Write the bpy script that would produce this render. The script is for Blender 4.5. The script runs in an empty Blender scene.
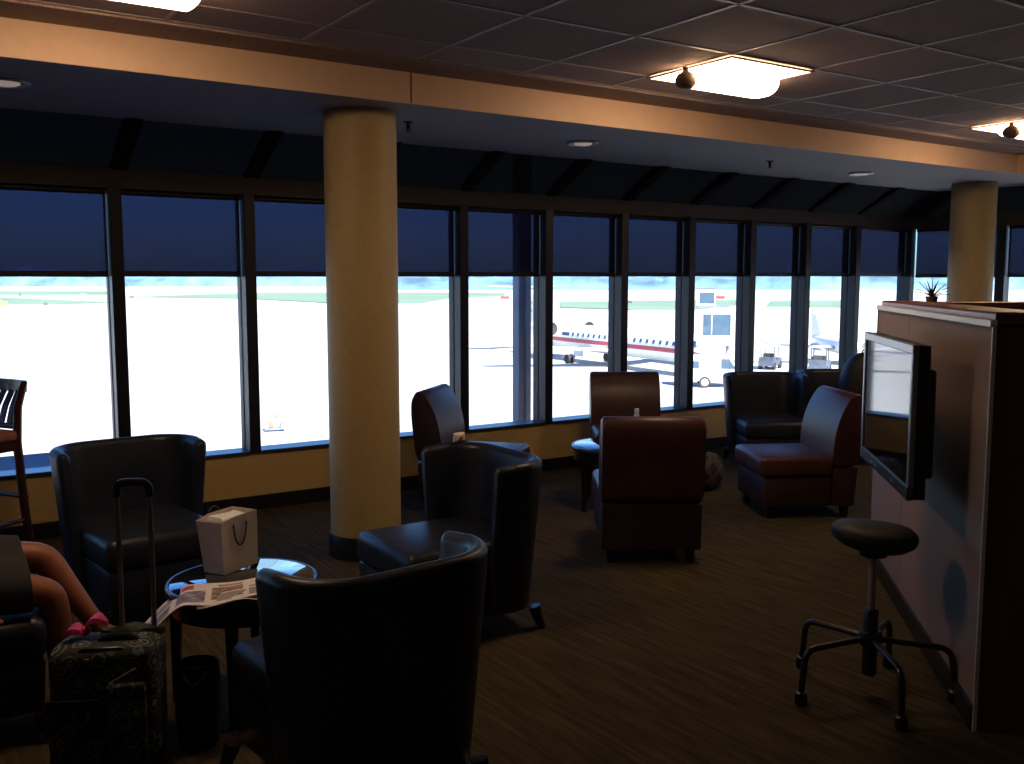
import bpy, bmesh, math, random
from mathutils import Vector, Matrix, noise
PI = math.pi
random.seed(7)
SC = bpy.context.scene
COL = SC.collection

# ------------------------------------------------------------------ view
SC.view_settings.view_transform = 'Standard'
SC.view_settings.look = 'None'
SC.view_settings.gamma = 1.0
SC.view_settings.exposure = 0.0
SC.view_settings.use_curve_mapping = False
try:
    SC.cycles.use_denoising = True
    SC.cycles.max_bounces = 10
    SC.cycles.transparent_max_bounces = 16
    SC.cycles.sample_clamp_indirect = 6.0
except Exception:
    pass

cam_d = bpy.data.cameras.new('camera')
cam = bpy.data.objects.new('camera', cam_d)
COL.objects.link(cam)
cam.location = (0, 0, 1.55)
cam.rotation_euler = (PI/2 - math.atan(100/965), 0, math.radians(-33.95))
cam_d.sensor_width = 36
cam_d.sensor_fit = 'HORIZONTAL'
cam_d.lens = 965/1024*36
cam_d.clip_end = 8000
SC.camera = cam

# ------------------------------------------------------------------ materials
def mat(name, col, rough=.5, metal=0., spec=.5, noise_scale=None, amount=.15, bump=0., bump_scale=None,
        coat=0., emis=None, estr=0., stretch=None, ior=None, sheen=0.):
    m = bpy.data.materials.new(name); m.use_nodes = True
    nt = m.node_tree; b = nt.nodes['Principled BSDF']
    b.inputs['Roughness'].default_value = rough
    b.inputs['Metallic'].default_value = metal
    b.inputs['Specular IOR Level'].default_value = spec
    if ior: b.inputs['IOR'].default_value = ior
    if coat:
        b.inputs['Coat Weight'].default_value = coat
        b.inputs['Coat Roughness'].default_value = .03
    if emis:
        b.inputs['Emission Color'].default_value = (*emis, 1)
        b.inputs['Emission Strength'].default_value = estr
    b.inputs['Base Color'].default_value = (*col, 1)
    if noise_scale:
        tc = nt.nodes.new('ShaderNodeTexCoord')
        mp = nt.nodes.new('ShaderNodeMapping')
        if stretch: mp.inputs['Scale'].default_value = stretch
        nz = nt.nodes.new('ShaderNodeTexNoise'); nz.inputs['Scale'].default_value = noise_scale
        nz.inputs['Detail'].default_value = 4
        rp = nt.nodes.new('ShaderNodeValToRGB')
        lo = [c*(1-amount) for c in col]; hi = [min(1, c*(1+amount)) for c in col]
        rp.color_ramp.elements[0].color = (*lo, 1); rp.color_ramp.elements[0].position = .3
        rp.color_ramp.elements[1].color = (*hi, 1); rp.color_ramp.elements[1].position = .7
        nt.links.new(tc.outputs['Object'], mp.inputs['Vector'])
        nt.links.new(mp.outputs['Vector'], nz.inputs['Vector'])
        nt.links.new(nz.outputs['Fac'], rp.inputs['Fac'])
        nt.links.new(rp.outputs['Color'], b.inputs['Base Color'])
        if bump:
            nb = nt.nodes.new('ShaderNodeTexNoise'); nb.inputs['Scale'].default_value = bump_scale or noise_scale
            nb.inputs['Detail'].default_value = 3
            nt.links.new(mp.outputs['Vector'], nb.inputs['Vector'])
            bp = nt.nodes.new('ShaderNodeBump'); bp.inputs['Strength'].default_value = bump
            bp.inputs['Distance'].default_value = .004
            nt.links.new(nb.outputs['Fac'], bp.inputs['Height'])
            nt.links.new(bp.outputs['Normal'], b.inputs['Normal'])
    return m

M = {}
M['navy'] = mat('navy_leather', (.016, .021, .036), .40, spec=.4, noise_scale=9, amount=.25, bump=.35, bump_scale=28)
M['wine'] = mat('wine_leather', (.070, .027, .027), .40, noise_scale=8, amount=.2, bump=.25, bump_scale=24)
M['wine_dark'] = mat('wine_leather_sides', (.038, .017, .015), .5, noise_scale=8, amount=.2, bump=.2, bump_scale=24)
M['darkwood'] = mat('espresso_wood', (.016, .009, .007), .28, noise_scale=6, amount=.4, stretch=(1, 1, .15))
M['stoolwood'] = mat('mahogany_wood', (.05, .016, .014), .25, noise_scale=6, amount=.4, stretch=(1, 1, .15))
M['stoolseat'] = mat('tan_vinyl', (.34, .13, .07), .5, noise_scale=14, amount=.15, bump=.2)
M['glass_top'] = mat('black_glass_top', (.012, .014, .02), .025, spec=.9, noise_scale=3, amount=.1, coat=1.0, ior=1.6)
M['rim'] = mat('brushed_rim', (.09, .085, .09), .25, metal=.6, noise_scale=30, amount=.2)
M['column'] = mat('ochre_column_paint', (.50, .375, .175), .55, noise_scale=30, amount=.05, bump=.1, bump_scale=90)
M['wall'] = mat('ochre_wall_paint', (.60, .42, .17), .6, noise_scale=25, amount=.05, bump=.1, bump_scale=90)
M['fascia'] = mat('peach_fascia_paint', (.82, .575, .41), .6, noise_scale=20, amount=.03)
M['soffit'] = mat('soffit_paint', (.42, .39, .41), .7, noise_scale=20, amount=.03)
M['base'] = mat('black_rubber_base', (.012, .011, .013), .4, noise_scale=20, amount=.2)
M['alu'] = mat('dark_bronze_aluminium', (.021, .021, .027), .38, metal=.3, noise_scale=40, amount=.15)
M['header'] = mat('header_paint', (.042, .029, .026), .6, noise_scale=15, amount=.1)
M['ledge'] = mat('blue_grey_sill_metal', (.07, .09, .14), .3, metal=.4, noise_scale=40, amount=.15)
M['bar'] = mat('blind_bottom_bar', (.010, .010, .014), .5, noise_scale=40, amount=.15)
M['rib'] = mat('matte_black_rib', (.014, .014, .016), .9, spec=.1, noise_scale=20, amount=.15)
M['tbar'] = mat('ceiling_grid_metal', (.36, .285, .26), .45, noise_scale=30, amount=.05)
M['white_trim'] = mat('white_laminate_trim', (.75, .74, .76), .4, noise_scale=30, amount=.03)
M['fabric_panel'] = mat('taupe_panel_fabric', (.27, .19, .165), .85, noise_scale=220, amount=.25, bump=.3, bump_scale=300)
M['cap'] = mat('cherry_wood_cap', (.20, .072, .042), .35, noise_scale=5, amount=.3, stretch=(.2, 2, 2))
M['panel_wood'] = mat('dark_cherry_panel', (.13, .045, .028), .4, noise_scale=5, amount=.3, stretch=(2, 2, .2))
M['black'] = mat('black_plastic', (.012, .012, .013), .35, noise_scale=30, amount=.2)
M['pad'] = mat('black_vinyl_pad', (.013, .013, .016), .6, spec=.3, noise_scale=30, amount=.2, bump=.2)
M['screen'] = mat('television_glass', (.008, .008, .010), .045, spec=.5, noise_scale=2, amount=.05)
M['silver'] = mat('silver_bezel', (.30, .32, .34), .3, metal=.7, noise_scale=50, amount=.08)
M['chrome'] = mat('grey_metal_tube', (.38, .34, .32), .35, metal=.5, noise_scale=50, amount=.08)
M['gunmetal'] = mat('black_enamel', (.015, .015, .017), .3, noise_scale=50, amount=.1)
M['brass'] = mat('brass_hardware', (.6, .45, .22), .25, metal=1, noise_scale=50, amount=.1)
M['bag'] = mat('cream_paper', (.86, .77, .70), .7, noise_scale=10, amount=.06, bump=.5, bump_scale=7)
M['tissue'] = mat('white_tissue', (.8, .8, .82), .8, noise_scale=12, amount=.05, bump=.6, bump_scale=12)
M['cord'] = mat('brown_cord', (.05, .03, .03), .7, noise_scale=200, amount=.3)
M['crest'] = mat('faded_crest_ink', (.55, .40, .33), .7, noise_scale=50, amount=.1)
M['paper'] = mat('newsprint', (.84, .79, .80), .8, noise_scale=40, amount=.05)
M['paper_ink'] = mat('newsprint_text_grey', (.36, .32, .32), .8, noise_scale=160, amount=.55, stretch=(.4, 3, 1))
M['paper_photo'] = mat('newsprint_photo_blue', (.24, .23, .31), .8, noise_scale=35, amount=.7)
M['paper_photo2'] = mat('newsprint_photo_brown', (.30, .19, .14), .8, noise_scale=35, amount=.8)
M['paper_red'] = mat('newsprint_red_block', (.55, .09, .08), .8, noise_scale=60, amount=.2)
M['skin'] = mat('skin', (.29, .098, .046), .5, noise_scale=25, amount=.08)
M['skirt'] = mat('charcoal_cloth', (.022, .020, .023), .85, noise_scale=160, amount=.25, bump=.3)
M['shirt'] = mat('grey_knit', (.09, .09, .10), .85, noise_scale=160, amount=.25, bump=.3)
M['hair'] = mat('brown_hair', (.04, .022, .014), .45, noise_scale=60, amount=.4, stretch=(1, 1, .1))
M['pink'] = mat('pink_fabric', (.62, .04, .20), .6, noise_scale=40, amount=.25, bump=.3)
M['sole'] = mat('dark_sole', (.03, .02, .02), .6, noise_scale=40, amount=.2)
M['eye'] = mat('eye_white', (.8, .8, .78), .2, noise_scale=40, amount=.02)
M['scarf'] = mat('dark_green_scarf', (.03, .045, .042), .8, noise_scale=30, amount=.4, bump=.5)
M['tote'] = mat('black_canvas', (.016, .014, .013), .85, spec=.15, noise_scale=60, amount=.3, bump=.4)
M['backpack'] = mat('black_nylon', (.010, .010, .014), .6, noise_scale=60, amount=.3, bump=.4)
M['bottle'] = mat('clear_blue_plastic', (.35, .45, .62), .1, noise_scale=20, amount=.1, coat=.5)
M['white_plastic'] = mat('white_plastic', (.75, .75, .75), .35, noise_scale=20, amount=.03)
M['red_print'] = mat('red_print', (.5, .03, .03), .5, noise_scale=20, amount=.1)
M['leaf'] = mat('plant_leaf', (.035, .06, .04), .45, noise_scale=20, amount=.4)
M['pot'] = mat('clay_pot', (.16, .07, .04), .7, noise_scale=20, amount=.2)
M['shell'] = mat('room_paint', (.40, .30, .20), .7, noise_scale=12, amount=.05)
M['ring'] = mat('downlight_ring', (.75, .70, .66), .3, metal=.2, noise_scale=40, amount=.03)
M['sprink'] = mat('dark_bronze_sprinkler', (.05, .04, .04), .35, metal=.6, noise_scale=40, amount=.1)
M['knob'] = mat('brown_knob', (.34, .235, .17), .45, noise_scale=40, amount=.1)
# outdoors
M['apron'] = mat('apron_concrete', (.46, .455, .43), .9, noise_scale=.05, amount=.08)
M['grass'] = mat('airfield_grass', (.15, .225, .15), .95, noise_scale=.02, amount=.12, stretch=(1, .3, 1))
M['hill'] = mat('hazy_trees', (.11, .21, .30), .95, noise_scale=.03, amount=.5)  # distance haze is mixed into the foliage colour as blue
M['jet_white'] = mat('jet_white_paint', (.78, .78, .78), .3, noise_scale=1, amount=.02)
M['jet_red'] = mat('jet_red_paint', (.42, .03, .07), .35, noise_scale=1, amount=.05)
M['jet_blue'] = mat('jet_window_blue', (.05, .09, .17), .2, noise_scale=1, amount=.1)
M['jet_grey'] = mat('jet_grey_metal', (.25, .27, .31), .35, metal=.4, noise_scale=2, amount=.1)
M['tyre'] = mat('tyre_rubber', (.03, .03, .035), .8, noise_scale=8, amount=.2)
M['glassdark'] = mat('vehicle_glass', (.06, .10, .15), .1, noise_scale=1, amount=.2)
M['veh_white'] = mat('vehicle_white', (.72, .73, .74), .4, noise_scale=1, amount=.03)
M['veh_dark'] = mat('tug_dark_blue', (.07, .085, .12), .5, noise_scale=2, amount=.3)
M['post'] = mat('grey_blue_post_paint', (.30, .30, .36), .5, noise_scale=6, amount=.1)
M['roof_and_shadow'] = mat('grey_blue_roof_and_shadow', (.10, .12, .17), .8, noise_scale=1.5, amount=.15)  # roof slab colour, also the building shadow painted as the added block
M['orange'] = mat('orange_plastic', (.55, .16, .10), .5, noise_scale=6, amount=.1)
M['yellow'] = mat('yellow_paint', (.70, .50, .10), .5, noise_scale=6, amount=.1)
M['signred'] = mat('sign_red', (.40, .05, .05), .5, noise_scale=6, amount=.1)
M['dark_box'] = mat('airfield_box_dark', (.08, .09, .09), .6, noise_scale=6, amount=.1)

def carpet_mat():
    m = bpy.data.materials.new('striped_carpet'); m.use_nodes = True
    nt = m.node_tree; b = nt.nodes['Principled BSDF']; b.inputs['Roughness'].default_value = .95
    b.inputs['Specular IOR Level'].default_value = .1
    tc = nt.nodes.new('ShaderNodeTexCoord'); mp = nt.nodes.new('ShaderNodeMapping')
    mp.inputs['Rotation'].default_value = (0, 0, math.radians(3))
    mp.inputs['Scale'].default_value = (22, 1.3, 1)
    nz = nt.nodes.new('ShaderNodeTexNoise'); nz.inputs['Scale'].default_value = 2.2; nz.inputs['Detail'].default_value = 5
    rp = nt.nodes.new('ShaderNodeValToRGB'); e = rp.color_ramp.elements
    e[0].position = .35; e[0].color = (.040, .032, .016, 1); e[1].position = .70; e[1].color = (.088, .067, .034, 1)
    nf = nt.nodes.new('ShaderNodeTexNoise'); nf.inputs['Scale'].default_value = 180
    bp = nt.nodes.new('ShaderNodeBump'); bp.inputs['Strength'].default_value = .5; bp.inputs['Distance'].default_value = .004
    L = nt.links.new
    L(tc.outputs['Object'], mp.inputs['Vector']); L(mp.outputs['Vector'], nz.inputs['Vector'])
    L(nz.outputs['Fac'], rp.inputs['Fac']); L(rp.outputs['Color'], b.inputs['Base Color'])
    L(tc.outputs['Object'], nf.inputs['Vector']); L(nf.outputs['Fac'], bp.inputs['Height']); L(bp.outputs['Normal'], b.inputs['Normal'])
    return m
M['carpet'] = carpet_mat()

def tile_mat():
    m = mat('fissured_ceiling_tile', (.33, .235, .215), .9, noise_scale=120, amount=.25, bump=.6, bump_scale=140)
    return m
M['tile'] = tile_mat()

def floral_mat():
    m = bpy.data.materials.new('black_floral_quilting'); m.use_nodes = True
    nt = m.node_tree; b = nt.nodes['Principled BSDF']; b.inputs['Roughness'].default_value = .75
    tc = nt.nodes.new('ShaderNodeTexCoord')
    v = nt.nodes.new('ShaderNodeTexVoronoi'); v.inputs['Scale'].default_value = 17
    w = nt.nodes.new('ShaderNodeTexNoise'); w.inputs['Scale'].default_value = 30; w.inputs['Detail'].default_value = 3
    ad = nt.nodes.new('ShaderNodeMath'); ad.operation = 'MULTIPLY_ADD'; ad.inputs[1].default_value = .55
    rp = nt.nodes.new('ShaderNodeValToRGB'); r = rp.color_ramp; r.interpolation = 'CONSTANT'
    cols = [(0, (.24, .30, .28)), (.36, (.02, .02, .022)), (.48, (.22, .26, .24)), (.56, (.02, .02, .022)), (.72, (.12, .17, .18)), (.82, (.02, .02, .022))]
    r.elements[0].position = 0; r.elements[0].color = (*cols[0][1], 1)
    r.elements[1].position = cols[1][0]; r.elements[1].color = (*cols[1][1], 1)
    for p, c in cols[2:]:
        e = r.elements.new(p); e.color = (*c, 1)
    bp = nt.nodes.new('ShaderNodeBump'); bp.inputs['Strength'].default_value = .4; bp.inputs['Distance'].default_value = .006
    L = nt.links.new
    L(tc.outputs['Object'], v.inputs['Vector']); L(tc.outputs['Object'], w.inputs['Vector'])
    L(w.outputs['Fac'], ad.inputs[0]); L(v.outputs['Distance'], ad.inputs[2]); L(ad.outputs[0], rp.inputs['Fac'])
    L(rp.outputs['Color'], b.inputs['Base Color']); L(v.outputs['Distance'], bp.inputs['Height']); L(bp.outputs['Normal'], b.inputs['Normal'])
    return m
M['floral'] = floral_mat()

def basket_mat():
    m = bpy.data.materials.new('black_tan_diamond_weave'); m.use_nodes = True
    nt = m.node_tree; b = nt.nodes['Principled BSDF']; b.inputs['Roughness'].default_value = .7
    tc = nt.nodes.new('ShaderNodeTexCoord'); mp = nt.nodes.new('ShaderNodeMapping')
    mp.inputs['Rotation'].default_value = (0, .6, .78)
    v = nt.nodes.new('ShaderNodeTexVoronoi'); v.feature = 'DISTANCE_TO_EDGE'; v.inputs['Scale'].default_value = 11; v.inputs['Randomness'].default_value = .35
    rp = nt.nodes.new('ShaderNodeValToRGB'); r = rp.color_ramp; r.interpolation = 'CONSTANT'
    r.elements[0].color = (.085, .065, .042, 1); r.elements[1].position = .13; r.elements[1].color = (.02, .017, .02, 1)
    L = nt.links.new
    L(tc.outputs['Object'], mp.inputs['Vector']); L(mp.outputs['Vector'], v.inputs['Vector'])
    L(v.outputs['Distance'], rp.inputs['Fac']); L(rp.outputs['Color'], b.inputs['Base Color'])
    return m
M['weave'] = basket_mat()

def shade_mat(name, tint, dif):
    """woven mesh shade cloth: a few per cent open, the rest dark thread"""
    m = bpy.data.materials.new(name); m.use_nodes = True
    nt = m.node_tree; nt.nodes.clear(); L = nt.links.new
    out = nt.nodes.new('ShaderNodeOutputMaterial'); add = nt.nodes.new('ShaderNodeAddShader')
    tr = nt.nodes.new('ShaderNodeBsdfTransparent')
    df = nt.nodes.new('ShaderNodeBsdfDiffuse'); df.inputs['Color'].default_value = (*dif, 1)
    tc = nt.nodes.new('ShaderNodeTexCoord'); nz = nt.nodes.new('ShaderNodeTexNoise'); nz.inputs['Scale'].default_value = 160
    rp = nt.nodes.new('ShaderNodeValToRGB')
    rp.color_ramp.elements[0].position = .3; rp.color_ramp.elements[0].color = (*[t*.85 for t in tint], 1)
    rp.color_ramp.elements[1].position = .7; rp.color_ramp.elements[1].color = (*[t*1.15 for t in tint], 1)
    L(tc.outputs['Object'], nz.inputs['Vector']); L(nz.outputs['Fac'], rp.inputs['Fac']); L(rp.outputs['Color'], tr.inputs['Color'])
    L(tr.outputs[0], add.inputs[0]); L(df.outputs[0], add.inputs[1]); L(add.outputs[0], out.inputs['Surface'])
    return m
M['blind'] = shade_mat('navy_mesh_blind', (.145, .142, .205), (.013, .013, .022))
M['skyshade'] = shade_mat('black_skylight_shade', (.042, .038, .036), (.034, .033, .037))

def pane_mat():
    m = bpy.data.materials.new('window_glass'); m.use_nodes = True
    nt = m.node_tree; nt.nodes.clear(); L = nt.links.new
    out = nt.nodes.new('ShaderNodeOutputMaterial'); mx = nt.nodes.new('ShaderNodeMixShader')
    tr = nt.nodes.new('ShaderNodeBsdfTransparent'); tr.inputs['Color'].default_value = (.95, .97, .98, 1)
    gl = nt.nodes.new('ShaderNodeBsdfGlossy'); gl.inputs['Roughness'].default_value = 0
    fr = nt.nodes.new('ShaderNodeFresnel'); fr.inputs['IOR'].default_value = 1.35
    ge = nt.nodes.new('ShaderNodeNewGeometry'); iv = nt.nodes.new('ShaderNodeMath'); iv.operation = 'SUBTRACT'; iv.inputs[0].default_value = 1
    mu = nt.nodes.new('ShaderNodeMath'); mu.operation = 'MULTIPLY'
    L(ge.outputs['Backfacing'], iv.inputs[1]); L(iv.outputs[0], mu.inputs[0]); L(fr.outputs[0], mu.inputs[1])
    L(mu.outputs[0], mx.inputs[0]); L(tr.outputs[0], mx.inputs[1]); L(gl.outputs[0], mx.inputs[2]); L(mx.outputs[0], out.inputs['Surface'])
    return m
M['pane'] = pane_mat()
M['lens'] = mat('lamp_lens', (.9, .85, .75), .4, emis=(1., .66, .39), estr=16.5, noise_scale=20, amount=.02)
M['bulb'] = mat('warm_bulb', (.7, .66, .6), .4, emis=(1., .8, .68), estr=.22, noise_scale=20, amount=.02)
M['pan'] = mat('lamp_pan', (.85, .8, .72), .4, emis=(1., .66, .39), estr=12.0, noise_scale=20, amount=.02)

# ------------------------------------------------------------------ mesh helpers
def R_z(a): return Matrix.Rotation(a, 4, 'Z')

def link(name, me, m=None, parent=None):
    o = bpy.data.objects.new(name, me); COL.objects.link(o)
    if m is not None:
        for mm in (m if isinstance(m, (list, tuple)) else [m]): me.materials.append(mm)
    if parent is not None: o.parent = parent
    return o

def obj(name, bm, m, parent=None, smooth=True, ang=40):
    me = bpy.data.meshes.new(name)
    bmesh.ops.recalc_face_normals(bm, faces=bm.faces[:])
    for f in bm.faces: f.smooth = smooth
    if smooth:
        for e in bm.edges:
            if len(e.link_faces) == 2 and e.calc_face_angle(0) > math.radians(ang): e.smooth = False
    bm.to_mesh(me); bm.free()
    return link(name, me, m, parent)

def tag(o, label=None, cat=None, group=None, kind=None):
    if label: o['label'] = label
    if cat: o['category'] = cat
    if group: o['group'] = group
    if kind: o['kind'] = kind
    return o

def thing(name, label, cat, loc=(0, 0, 0), rz=0., group=None):
    o = bpy.data.objects.new(name, None); COL.objects.link(o)
    o.location = loc; o.rotation_euler = (0, 0, rz); o.empty_display_size = .1
    return tag(o, label, cat, group)

def struct(name, bm, m, parent=None, smooth=False):
    o = obj(name, bm, m, parent, smooth)
    if parent is None: o['kind'] = 'structure'
    return o

def copy_tree(o, parent=None):
    c = o.copy(); COL.objects.link(c)
    if parent is not None: c.parent = parent
    for ch in list(o.children): copy_tree(ch, c)
    return c

def new(): return bmesh.new()

def box(bm, c, s, bev=0., seg=2, rot=None, taper=None):
    g = bmesh.ops.create_cube(bm, size=1.0); vs = g['verts']
    for v in vs:
        v.co = Vector((v.co.x*s[0], v.co.y*s[1], v.co.z*s[2]))
        if taper and v.co.z < 0: v.co.x *= taper; v.co.y *= taper
    if bev > 0:
        es = list({e for v in vs for e in v.link_edges})
        r = bmesh.ops.bevel(bm, geom=es, offset=bev, segments=seg, profile=.5, affect='EDGES')
        seen = set(r['verts']); vs = [v for v in vs if v.is_valid] + [v for v in r['verts'] if v.is_valid]
        vs = list(set(vs))
    T = Matrix.Translation(Vector(c)) @ (rot.to_4x4() if rot is not None else Matrix.Identity(4))
    for v in vs: v.co = T @ v.co
    return bm

def rings(bm, rs, cap=True, closed=False):
    prev = None; first = None
    for r in rs:
        cur = [bm.verts.new(p) for p in r]
        if prev:
            n = len(cur)
            for i in range(n):
                bm.faces.new((prev[i], prev[(i+1) % n], cur[(i+1) % n], cur[i]))
        else: first = cur
        prev = cur
    if closed:
        n = len(prev)
        for i in range(n): bm.faces.new((prev[i], prev[(i+1) % n], first[(i+1) % n], first[i]))
    elif cap:
        bm.faces.new(first[::-1]); bm.faces.new(prev)
    return bm

def tube(bm, pts, r, n=10, cap=True, sq=1.):
    pts = [Vector(p) for p in pts]
    rr = r if isinstance(r, (list, tuple)) else [r]*len(pts)
    out = []; up = None
    for i, p in enumerate(pts):
        d = (pts[min(i+1, len(pts)-1)] - pts[max(i-1, 0)]).normalized()
        if up is None:
            up = Vector((0, 0, 1)) if abs(d.z) < .9 else Vector((0, 1, 0))
        u = (up - d*up.dot(d)).normalized(); w = d.cross(u); up = u
        out.append([p + (u*math.cos(a)*sq + w*math.sin(a))*rr[i] for a in [2*PI*k/n for k in range(n)]])
    return rings(bm, out, cap)

def bent(pts, rad=.04, n=5):
    """round the corners of a polyline"""
    pts = [Vector(p) for p in pts]; out = [pts[0]]
    for i in range(1, len(pts)-1):
        a = pts[i] + (pts[i-1]-pts[i]).normalized()*rad; b = pts[i] + (pts[i+1]-pts[i]).normalized()*rad
        for k in range(n+1):
            t = k/n; out.append(a*(1-t)**2 + pts[i]*2*t*(1-t) + b*t*t)
    out.append(pts[-1]); return out

def lathe(bm, prof, n=32, c=(0, 0, 0), cap=True, sx=1., sy=1.):
    return rings(bm, [[Vector((c[0]+r*math.cos(2*PI*k/n)*sx, c[1]+r*math.sin(2*PI*k/n)*sy, c[2]+z)) for k in range(n)] for r, z in prof], cap)

def ball(bm, c, r, s=(1, 1, 1), u=20, v=12):
    g = bmesh.ops.create_uvsphere(bm, u_segments=u, v_segments=v, radius=r)
    for x in g['verts']: x.co = Vector((x.co.x*s[0]+c[0], x.co.y*s[1]+c[1], x.co.z*s[2]+c[2]))
    return bm

def prism(bm, poly, vec, bev=0., seg=2):
    """extrude a planar polygon (3D points) along vec"""
    vec = Vector(vec)
    a = [bm.verts.new(Vector(p)) for p in poly]; b = [bm.verts.new(Vector(p)+vec) for p in poly]
    n = len(a)
    fa = bm.faces.new(a[::-1]); fb = bm.faces.new(b)
    for i in range(n): bm.faces.new((a[i], a[(i+1) % n], b[(i+1) % n], b[i]))
    if bev:
        es = list(fa.edges) + list(fb.edges)
        bmesh.ops.bevel(bm, geom=es, offset=bev, segments=seg, profile=.5, affect='EDGES')
    return bm

def smooth_poly(pts, it=2):
    """Chaikin on a closed polygon"""
    for _ in range(it):
        o = []
        for i in range(len(pts)):
            a, b = Vector(pts[i]), Vector(pts[(i+1) % len(pts)])
            o += [a*.75+b*.25, a*.25+b*.75]
        pts = o
    return pts

def skin(name, pts, edges, rad, m, parent=None, sub=2, root=0):
    me = bpy.data.meshes.new(name+'_s')
    me.from_pydata([Vector(p) for p in pts], edges, [])
    o = bpy.data.objects.new(name+'_s', me); COL.objects.link(o)
    md = o.modifiers.new('s', 'SKIN'); md.use_smooth_shade = True
    for i, v in enumerate(me.skin_vertices[0].data):
        r = rad[i]; v.radius = r if isinstance(r, tuple) else (r, r); v.use_root = (i == root)
    sb = o.modifiers.new('u', 'SUBSURF'); sb.levels = sub; sb.render_levels = sub
    dg = bpy.context.evaluated_depsgraph_get()
    me2 = bpy.data.meshes.new_from_object(o.evaluated_get(dg))
    bpy.data.objects.remove(o); bpy.data.meshes.remove(me)
    me2.name = name; me2.materials.clear()
    for p in me2.polygons: p.use_smooth = True
    return link(name, me2, m, parent)

# ------------------------------------------------------------------ room setting
YG = 6.455      # glass plane
YF = 6.355      # inner face of the low wall and mullions
CX = 9.60       # window corner
DR = Vector((.174, -.985, 0)); NR = Vector((.985, .174, 0))    # side wall direction and outward normal
CORNER = Vector((CX, YG, 0))
Z_CEIL, Z_SOF = 2.65, 2.48
Y_FAS, Y_SOF = 4.605, 5.93
FAS_C = Vector((8.36, Y_FAS, 0)); SOF_C = Vector((9.30, Y_SOF, 0))
LX, BY = -4.2, -3.4
def along(c, y): return c + DR*((y-c.y)/DR.y)

b = new(); bm_poly = [(LX, BY, -.12), (LX, YG, -.12), (CX, YG, -.12)] + [tuple(along(CORNER, BY) + Vector((0, 0, -.12)))]
prism(b, bm_poly, (0, 0, .12)); struct('floor', b, M['carpet'])
# ceiling over the lounge, with the dropped soffit as a second piece of structure
b = new(); fr = along(FAS_C, BY)
prism(b, [(LX, BY, Z_CEIL), (LX, Y_FAS+.05, Z_CEIL), (FAS_C.x+.04, Y_FAS+.05, Z_CEIL), (fr.x+.05, BY, Z_CEIL)], (0, 0, .05)); struct('ceiling', b, M['tile'])
b = new(); sr = along(SOF_C, BY); FT = .03
prism(b, [(LX, Y_FAS, Z_SOF), (FAS_C.x, FAS_C.y, Z_SOF), (fr.x, BY, Z_SOF), (sr.x, BY, Z_SOF), (SOF_C.x, SOF_C.y, Z_SOF), (LX, Y_SOF, Z_SOF)], (0, 0, .34))
struct('ceiling_soffit', b, M['soffit'])
b = new()
prism(b, [(LX, Y_FAS-.012, Z_SOF-.001), (LX, Y_FAS, Z_SOF-.001), (FAS_C.x, FAS_C.y, Z_SOF-.001), (fr.x, BY, Z_SOF-.001), (fr.x-.012, BY, Z_SOF-.001), (FAS_C.x-.012, FAS_C.y-.012, Z_SOF-.001)], (0, 0, Z_CEIL-Z_SOF+.001))
struct('trim_1', b, M['fascia'])
b = new(); box(b, (2.455, Y_FAS-.0125, (Z_CEIL+Z_SOF)/2), (.006, .004, Z_CEIL-Z_SOF-.004)); struct('trim_2', b, M['header'])
# suspended ceiling grid
b = new(); T = .61; x0 = 3.575; y0 = 3.40
gx = [x0+T*k for k in range(-13, 10)]; gy = [y0+T*k for k in range(-11, 2)]
for x in gx:
    if x < fr.x - .1 and x > LX: box(b, (x, (BY+4.30)/2, Z_CEIL-.0015), (.020, 4.30-BY, .003))
for y in gy + [4.31]:
    xe = along(FAS_C, y).x
    box(b, ((LX+xe)/2, y, Z_CEIL-.0015), (xe-LX, .020, .003))
tag(struct('ceiling_grid', b, M['tbar']), kind='structure')
# perimeter step of the ceiling next to the fascia
b = new(); box(b, ((LX+FAS_C.x)/2, 4.46, Z_CEIL-.006), (FAS_C.x-LX-.02, .26, .012)); struct('trim_3', b, M['tile'])

# low wall, skirting
WT = .24
b = new(); box(b, ((LX+CX)/2, YF+.12, .197), (CX-LX, WT, .394)); struct('wall_window', b, M['wall'])
b = new(); box(b, ((LX+CX)/2-.05, YF-.008, .05), (CX-LX-.1, .016, .10), .004); struct('baseboard_window', b, M['base'])
def side_prism(bm, s0, s1, n0, n1, z0, z1):
    """slab along the side wall: s along it from the corner, n along its outward normal measured from the glass"""
    P = [CORNER+DR*s+NR*n for s, n in ((s0, n0), (s0, n1), (s1, n1), (s1, n0))]
    return prism(bm, [(p.x, p.y, z0) for p in P], (0, 0, z1-z0))
SL = (BY-YG)/DR.y
b = new(); side_prism(b, -.02, SL, -.10, .14, 0, .394); struct('wall_right', b, M['wall'])
b = new(); side_prism(b, .1, SL, -.116, -.10, 0, .10); struct('baseboard_right', b, M['base'])
b = new(); side_prism(b, 4.1, SL, -.10, .14, .36, 2.9); struct('wall_right_rear', b, M['shell'])
b = new(); box(b, (LX-.06, (BY+YG)/2, 1.4), (.12, YG-BY, 2.9)); struct('wall_left', b, M['shell'])
b = new(); box(b, ((LX+along(CORNER, BY).x)/2, BY-.06, 1.4), (along(CORNER, BY).x-LX+.3, .12, 2.9)); struct('wall_back', b, M['shell'])

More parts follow.
